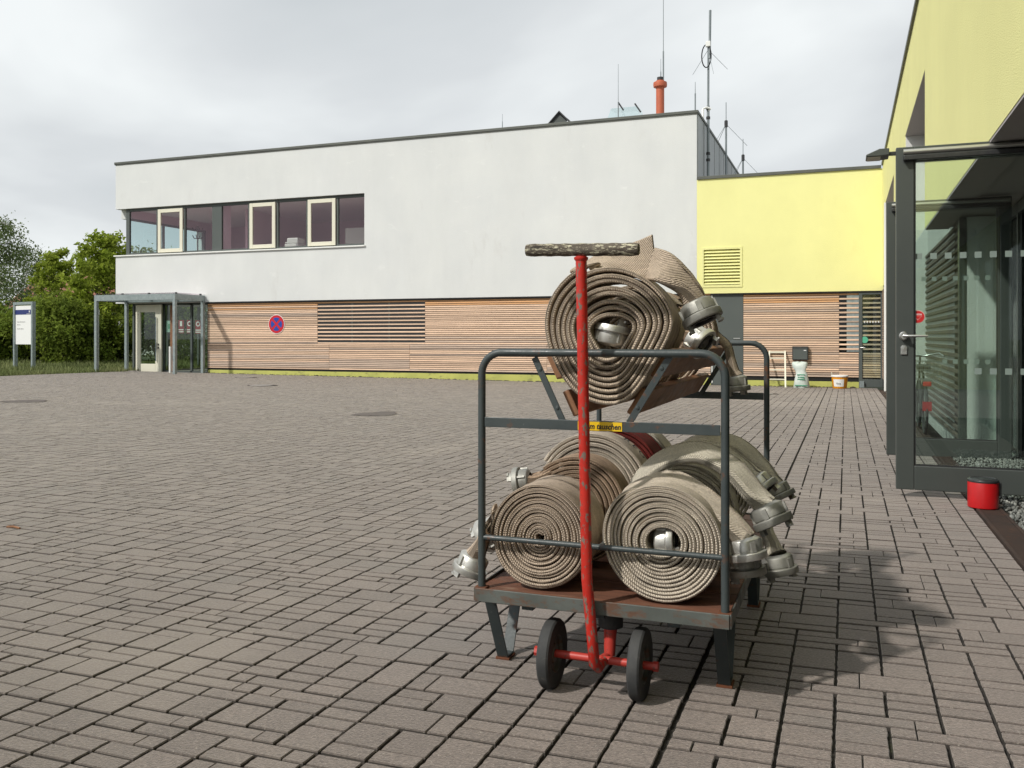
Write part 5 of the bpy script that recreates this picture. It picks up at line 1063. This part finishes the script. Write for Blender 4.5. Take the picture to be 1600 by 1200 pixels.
def coupling(parent, pos, axis, m_=None, sc=1.0, spin=0.0):
    bm_, lm_, sm_ = coupling_meshes(m_ or M['alu']); q = Vector(axis).to_track_quat('Z', 'Y') @ Euler((0, 0, spin)).to_quaternion()
    o = put('coupling', bm_, None, parent, tuple(pos)); o.rotation_euler = q.to_euler(); o.scale = (sc*.95,)*3
    put('lug', lm_, None, o, tuple(pos)); put('lug', lm_, None, o, tuple(pos), rot=(0, 0, math.pi)); put('seal_ring', sm_, None, o, tuple(pos))
    return o
def hose(label, m_, coil_args, tail=(), coup=None, inner=None, tail2=None, name='fire_hose', group='rolled fire hoses on the cart', base=None, edge=None):
    """one hose: coil, free tail (pos, normal, width, thickness), couplings"""
    path, nr_, w, t = coil(*coil_args[0], **coil_args[1]); c = coil_args[0][0]
    if tail:
        n0 = len(path)
        cp = [np.concatenate([path[-1], nr_[-1], [w[-1], t[-1]]])]+[np.array([*p, *n, ww, tt], float) for p, n, ww, tt in tail]
        pre = np.concatenate([path[-4], nr_[-4], [w[-1], t[-1]]]); r = crom([pre]+cp, 12)[12:]
        path = np.vstack([path[:-1], r[:, :3]]); nr_ = np.vstack([nr_[:-1], r[:, 3:6]]); w = np.concatenate([w[:-1], r[:, 6]]); t = np.concatenate([t[:-1], r[:, 7]])
    y0 = coil_args[0][1]; th_ = thing(name, (c[0], y0+.06, c[1]-coil_args[0][4]), label, 'fire hose', group)
    sweep(path, nr_, w, t, edge or EDGE1).build('hose_coil', m_, th_, smooth=50)
    if tail2:
        r = crom([np.array([*p, *n, ww, tt], float) for p, n, ww, tt in tail2], 10); path, nr_, w, t = r[:, :3], r[:, 3:6], r[:, 6], r[:, 7]
        sweep(path, nr_, w, t, edge or EDGE1).build('folded_hose_end', m_, th_, smooth=50)
    if coup is not None:
        d = path[-1]-path[-5]; d /= np.linalg.norm(d)
        if coup.get('axis') is not None: d = np.array(coup['axis'], float)
        coupling(th_, path[-1]+d*coup.get('off', 0), d, coup.get('mat'), coup.get('sc', 1.0), coup.get('spin', 0))
    if inner is not None: coupling(th_, inner[0], inner[1], inner[2] if len(inner) > 2 else None, inner[3] if len(inner) > 3 else 1.0)
    return th_
def XZ(u, v, Y): p = P(u, v, Y); return (p.x, p.z)
def V(u, v, Y): return tuple(P(u, v, Y))
up, fwd, rgt = (0, 0, 1), (0, -1, 0), (1, 0, 0)
WB = .118
def vdist(c, side=0):
    a, b = (VR, VL)[side]; d = (b-a).normalized(); return abs((c[0]-a.x)*d.z-(c[1]-a.z)*d.x)-.040
# --- in the trough, front: loosely wound taupe hose with its free end folded over the top
c = XZ(957, 524, 2.90)
hose('large taupe hose roll on top in the wooden trough, free end folded up', M['hose_taupe'],
     ((c, 2.868, .135, .062, .238, 8.3, 118, -1, 21), dict(ecc=.022, jit=.0055, loose=.0026, squash=((-31, .182), (203, .232)), core=1.25, fill=.70)),
     [(V(918, 415, 2.945), (-.1, -.25, 1), .135, .016), (V(950, 408, 2.955), (-.05, -.8, .7), .120, .016), (V(978, 408, 2.955), (-.03, -.97, .25), .118, .016), (V(1002, 405, 2.950), (0, -1, .1), .134, .015), (V(1023, 401, 2.940), (.1, -1, .05), .152, .013)],
     dict(axis=(.42, -.10, -.86), mat=M['alu_dull'], sc=1.04, off=-.010, spin=.6), ((c[0]-.018, 2.93, c[1]-.030), (.18, .05, 1), M['alu'], .98), edge=EDGE1,
     tail2=[(V(1017, 412, 2.932), (-.35, -1, .1), .112, .014), (V(1034, 417, 2.905), (.1, -1, .15), .110, .026), (V(1052, 428, 2.905), (.4, -.85, .35), .106, .044), (V(1068, 441, 2.925), (.6, -.6, .5), .102, .058), (V(1080, 458, 2.94), (.75, -.4, .45), .094, .074), (V(1088, 477, 2.95), (.86, -.2, .45), .088, .083)])
# short end of the same hose inside its core is seen under the coupling
c2 = (c[0]+.012, c[1]-.028)
hose('second hose roll lying in the trough, mostly hidden by the front roll', M['hose_taupe'], ((c2, 3.12, WB, .03, .205, 11, 40, -1, 22), dict(ecc=.03, jit=.004, squash=((-31, vdist(c2)), (203, vdist(c2, 1))))))
c3 = (c[0]+.016, c[1]-.030)
hose('reddish beige hose roll in the trough behind, bright coupling resting on plank', M['hose_brown'], ((c3, 3.50, WB, .03, .205, 10, 60, -1, 23), dict(ecc=.04, jit=.005, squash=((-31, vdist(c3)), (203, vdist(c3, 1))))),
     [(V(1062, 508, 3.52), (.5, -.3, .8), .10, .02), (V(1074, 520, 3.50), (.55, -.4, .7), .09, .045), (V(1084, 527, 3.48), (.5, -.45, .7), .085, .07)], dict(axis=(.72, -.25, -.50), mat=M['alu'], off=-.01))
c4 = (c[0]+.012, c[1]-.034)
hose('last hose roll in the trough, free end dangling at the rear rail', M['hose_taupe'], ((c4, 4.02, WB, .03, .20, 10, 50, -1, 24), dict(ecc=.04, jit=.005, squash=((-31, vdist(c4)), (203, vdist(c4, 1))))),
     [(V(1118, 520, 4.12), (.7, 0, .7), .08, .03), (V(1136, 540, 4.14), (.9, -.2, .3), .065, .035), (V(1142, 562, 4.14), (1, -.3, .05), .06, .04), (V(1145, 580, 4.14), (1, -.2, 0), .085, .06), (V(1148, 588, 4.14), (1, -.2, 0), .09, .08)], dict(axis=(.10, 0, -1), mat=M['alu_dull']))
# --- lower deck, left row
c = XZ(846, 838, 2.88); rFL = c[1]-ZD-.004
hose('tightly wound beige hose roll at the front left of the deck', M['hose_beige'], ((c, 2.852, .130, .010, rFL, 15.5, 172, 1, 31), dict(ecc=.018, jit=.0034, loose=.0018)),
     [(V(766, 812, 2.93), (-1, -.1, .25), .118, .018), (V(757, 838, 2.94), (-.95, -.1, .35), .105, .032), (V(748, 858, 2.945), (-.9, -.1, .4), .095, .06), (V(743, 868, 2.95), (-.9, -.1, .4), .088, .078)], dict(axis=(-.32, -.10, -.80), spin=.3, sc=1.0))
c = XZ(868, 812, 3.08); c = (c[0], ZD+.180)
hose('beige hose roll right behind the front left roll', M['hose_beige'], ((c, 2.998, .125, .02, .178, 12, 185, 1, 32), dict(ecc=.02, jit=.003)),
     [(V(785, 815, 3.06), (-1, -.1, .2), .10, .03), (V(778, 826, 3.06), (-.9, -.1, .4), .09, .07)], dict(axis=(-.75, .10, -.45), mat=M['alu']))
cx_ = P(905, 800, 3.3).x
hose('brownish hose roll in the left row, coupling pointing out to the left', M['hose_brown'], (((cx_, ZD+.206), 3.21, .125, .03, .204, 10.5, 128, 1, 33), dict(ecc=.03, jit=.004, loose=.001)),
     [(V(852, 740, 3.25), (-.4, -.1, .9), .115, .018), (V(834, 748, 3.24), (-.3, -.1, .95), .10, .035), (V(822, 752, 3.23), (-.2, -.1, 1), .088, .07)], dict(axis=(-.97, -.10, -.16), mat=M['alu_dull'], sc=.90, off=-.016))
cx3 = P(938, 780, 3.6).x
h3 = hose('pale beige hose roll with black printed letters in the left row', M['hose_pale'], (((cx3, ZD+.238), 3.47, .130, .03, .236, 11, 150, 1, 34), dict(ecc=.012, jit=.004, loose=.001)))
for k, chh in enumerate('REG-'):
    a = math.radians(58-9.5*k); n_ = Vector((math.cos(a), 0, math.sin(a))); xx = Vector((math.sin(a), 0, -math.cos(a))); yy = n_.cross(xx); rt = .2415
    pz = Vector((cx3, 3.53, ZD+.238))+n_*(rt+.006); cu = bpy.data.curves.new('printed_letter', 'FONT'); cu.body = chh; cu.size = .055; cu.align_x = 'CENTER'; cu.align_y = 'CENTER'; cu.offset = .0007; cu.fill_mode = 'FRONT'
    o = flat_text('printed_letter', cu, M['ink']); o.parent = h3; o.location = pz-Vector(WL[h3.name]); o.rotation_euler = Matrix((xx, yy, n_)).transposed().to_euler()
cx4 = P(975, 780, 3.8).x
hose('dark red hose roll in the middle of the left row', M['hose_red'], (((cx4-.02, ZD+.243), 3.625, .16, .03, .241, 12, 200, 1, 35), dict(ecc=.012, jit=.004)))
hose('grey beige hose roll at the far end of the left row', M['hose_grey'], (((cx4-.02, ZD+.243), 3.82, .13, .03, .241, 12, 120, 1, 36), dict(ecc=.015, jit=.004)))
# --- lower deck, right row
c = XZ(1037, 846, 2.88); rFR = c[1]-ZD-.004
hose('pale grey hose roll at the front right with its coupling in the core', M['hose_pale'], ((c, 2.852, .128, .046, rFR, 11.5, 140, -1, 41), dict(ecc=.018, jit=.0032, loose=.0014, core=1.18)),
     [(V(1000, 759, 2.945), (-.25, -.20, 1), .118, .016), (V(1048, 751, 2.955), (.1, -.4, 1), .110, .022), (V(1092, 774, 2.955), (.5, -.55, .8), .106, .030), (V(1130, 806, 2.95), (.7, -.5, .6), .104, .042), (V(1152, 829, 2.95), (.8, -.5, .4), .100, .062), (V(1162, 843, 2.95), (.85, -.5, .25), .088, .080)],
     dict(axis=(.20, -.06, -.97), mat=M['alu'], spin=.2, off=-.004), ((c[0]-.030, 2.915, c[1]-.006), (1, .0, .05), M['alu'], .92))
cR = P(1052, 800, 3.22).x
hose('grey hose roll behind, its free end arching high to the right', M['hose_grey'], (((cR+.01, ZD+.186), 3.07, .118, .04, .183, 9, 215, -1, 42), dict(ecc=.03, jit=.004, loose=.0012)),
     [(V(985, 812, 3.08), (-1, -.15, .15), .122, .016), (V(989, 764, 3.09), (-.9, -.30, .5), .112, .024), (V(1032, 721, 3.10), (-.45, -.5, .9), .108, .030), (V(1090, 706, 3.11), (.05, -.6, .95), .106, .034), (V(1142, 729, 3.11), (.55, -.6, .75), .106, .038), (V(1178, 770, 3.10), (.75, -.5, .55), .105, .045), (V(1196, 790, 3.10), (.8, -.45, .45), .09, .08)],
     dict(axis=(.42, -.12, -.84), mat=M['alu_dull'], spin=.9, sc=1.04))
cR3 = P(1085, 790, 3.6).x
hose('grey green hose roll in the right row, small coupling at its side', M['hose_grey'], (((cR3, ZD+.195), 3.42, .10, .04, .193, 11, 130, -1, 43), dict(ecc=.03, jit=.004)),
     [(V(1070, 703, 3.48), (-.1, -.5, 1), .10, .022), (V(1122, 706, 3.5), (.35, -.5, .9), .098, .028), (V(1160, 730, 3.5), (.6, -.4, .7), .10, .04), (V(1180, 748, 3.5), (.7, -.4, .6), .085, .075)], dict(axis=(.60, -.15, -.62), mat=M['alu'], sc=.92))
cR4 = P(1105, 780, 4.0).x
hose('farthest grey hose roll in the right row, coupling hanging outside the deck', M['hose_grey'], (((cR4, ZD+.212), 3.82, .11, .04, .21, 11, 130, -1, 44), dict(ecc=.03, jit=.004)),
     [(V(1100, 688, 3.86), (-.1, -.5, 1), .105, .022), (V(1150, 694, 3.9), (.35, -.5, .9), .10, .028), (V(1190, 728, 3.9), (.7, -.4, .6), .10, .04), (V(1212, 758, 3.9), (.8, -.3, .5), .085, .075)], dict(axis=(.45, -.1, -.80), mat=M['alu_dull'], sc=.92))
cR5 = P(1100, 800, 4.3).x
hose('hose roll at the rear right, low coupling in the cart shadow', M['hose_grey'], (((cR5-.02, ZD+.17), 4.10, .11, .04, .168, 8, 20, -1, 45), dict(ecc=.03, jit=.004)),
     [(V(1196, 790, 3.75), (.8, -.3, .2), .09, .03), (V(1198, 825, 3.50), (.9, -.3, .1), .075, .045), (V(1208, 855, 3.42), (.95, -.3, .1), .08, .06), (V(1214, 868, 3.40), (.95, -.3, .1), .085, .078)], dict(axis=(.22, -.05, -.95), mat=M['alu_dull'], sc=1.0))
hose('small hose roll low on the right, coupling under the bright one', M['hose_grey'], (((P(1085, 850, 3.28).x, ZD+.10), 3.255, .10, .03, .098, 5, 5, -1, 46), dict(ecc=.03, jit=.004)),
     [(V(1150, 850, 3.12), (.9, -.2, .3), .09, .03), (V(1162, 866, 3.03), (.95, -.3, .2), .085, .07)], dict(axis=(.16, -.04, -.97), mat=M['alu_dull'], sc=1.0))
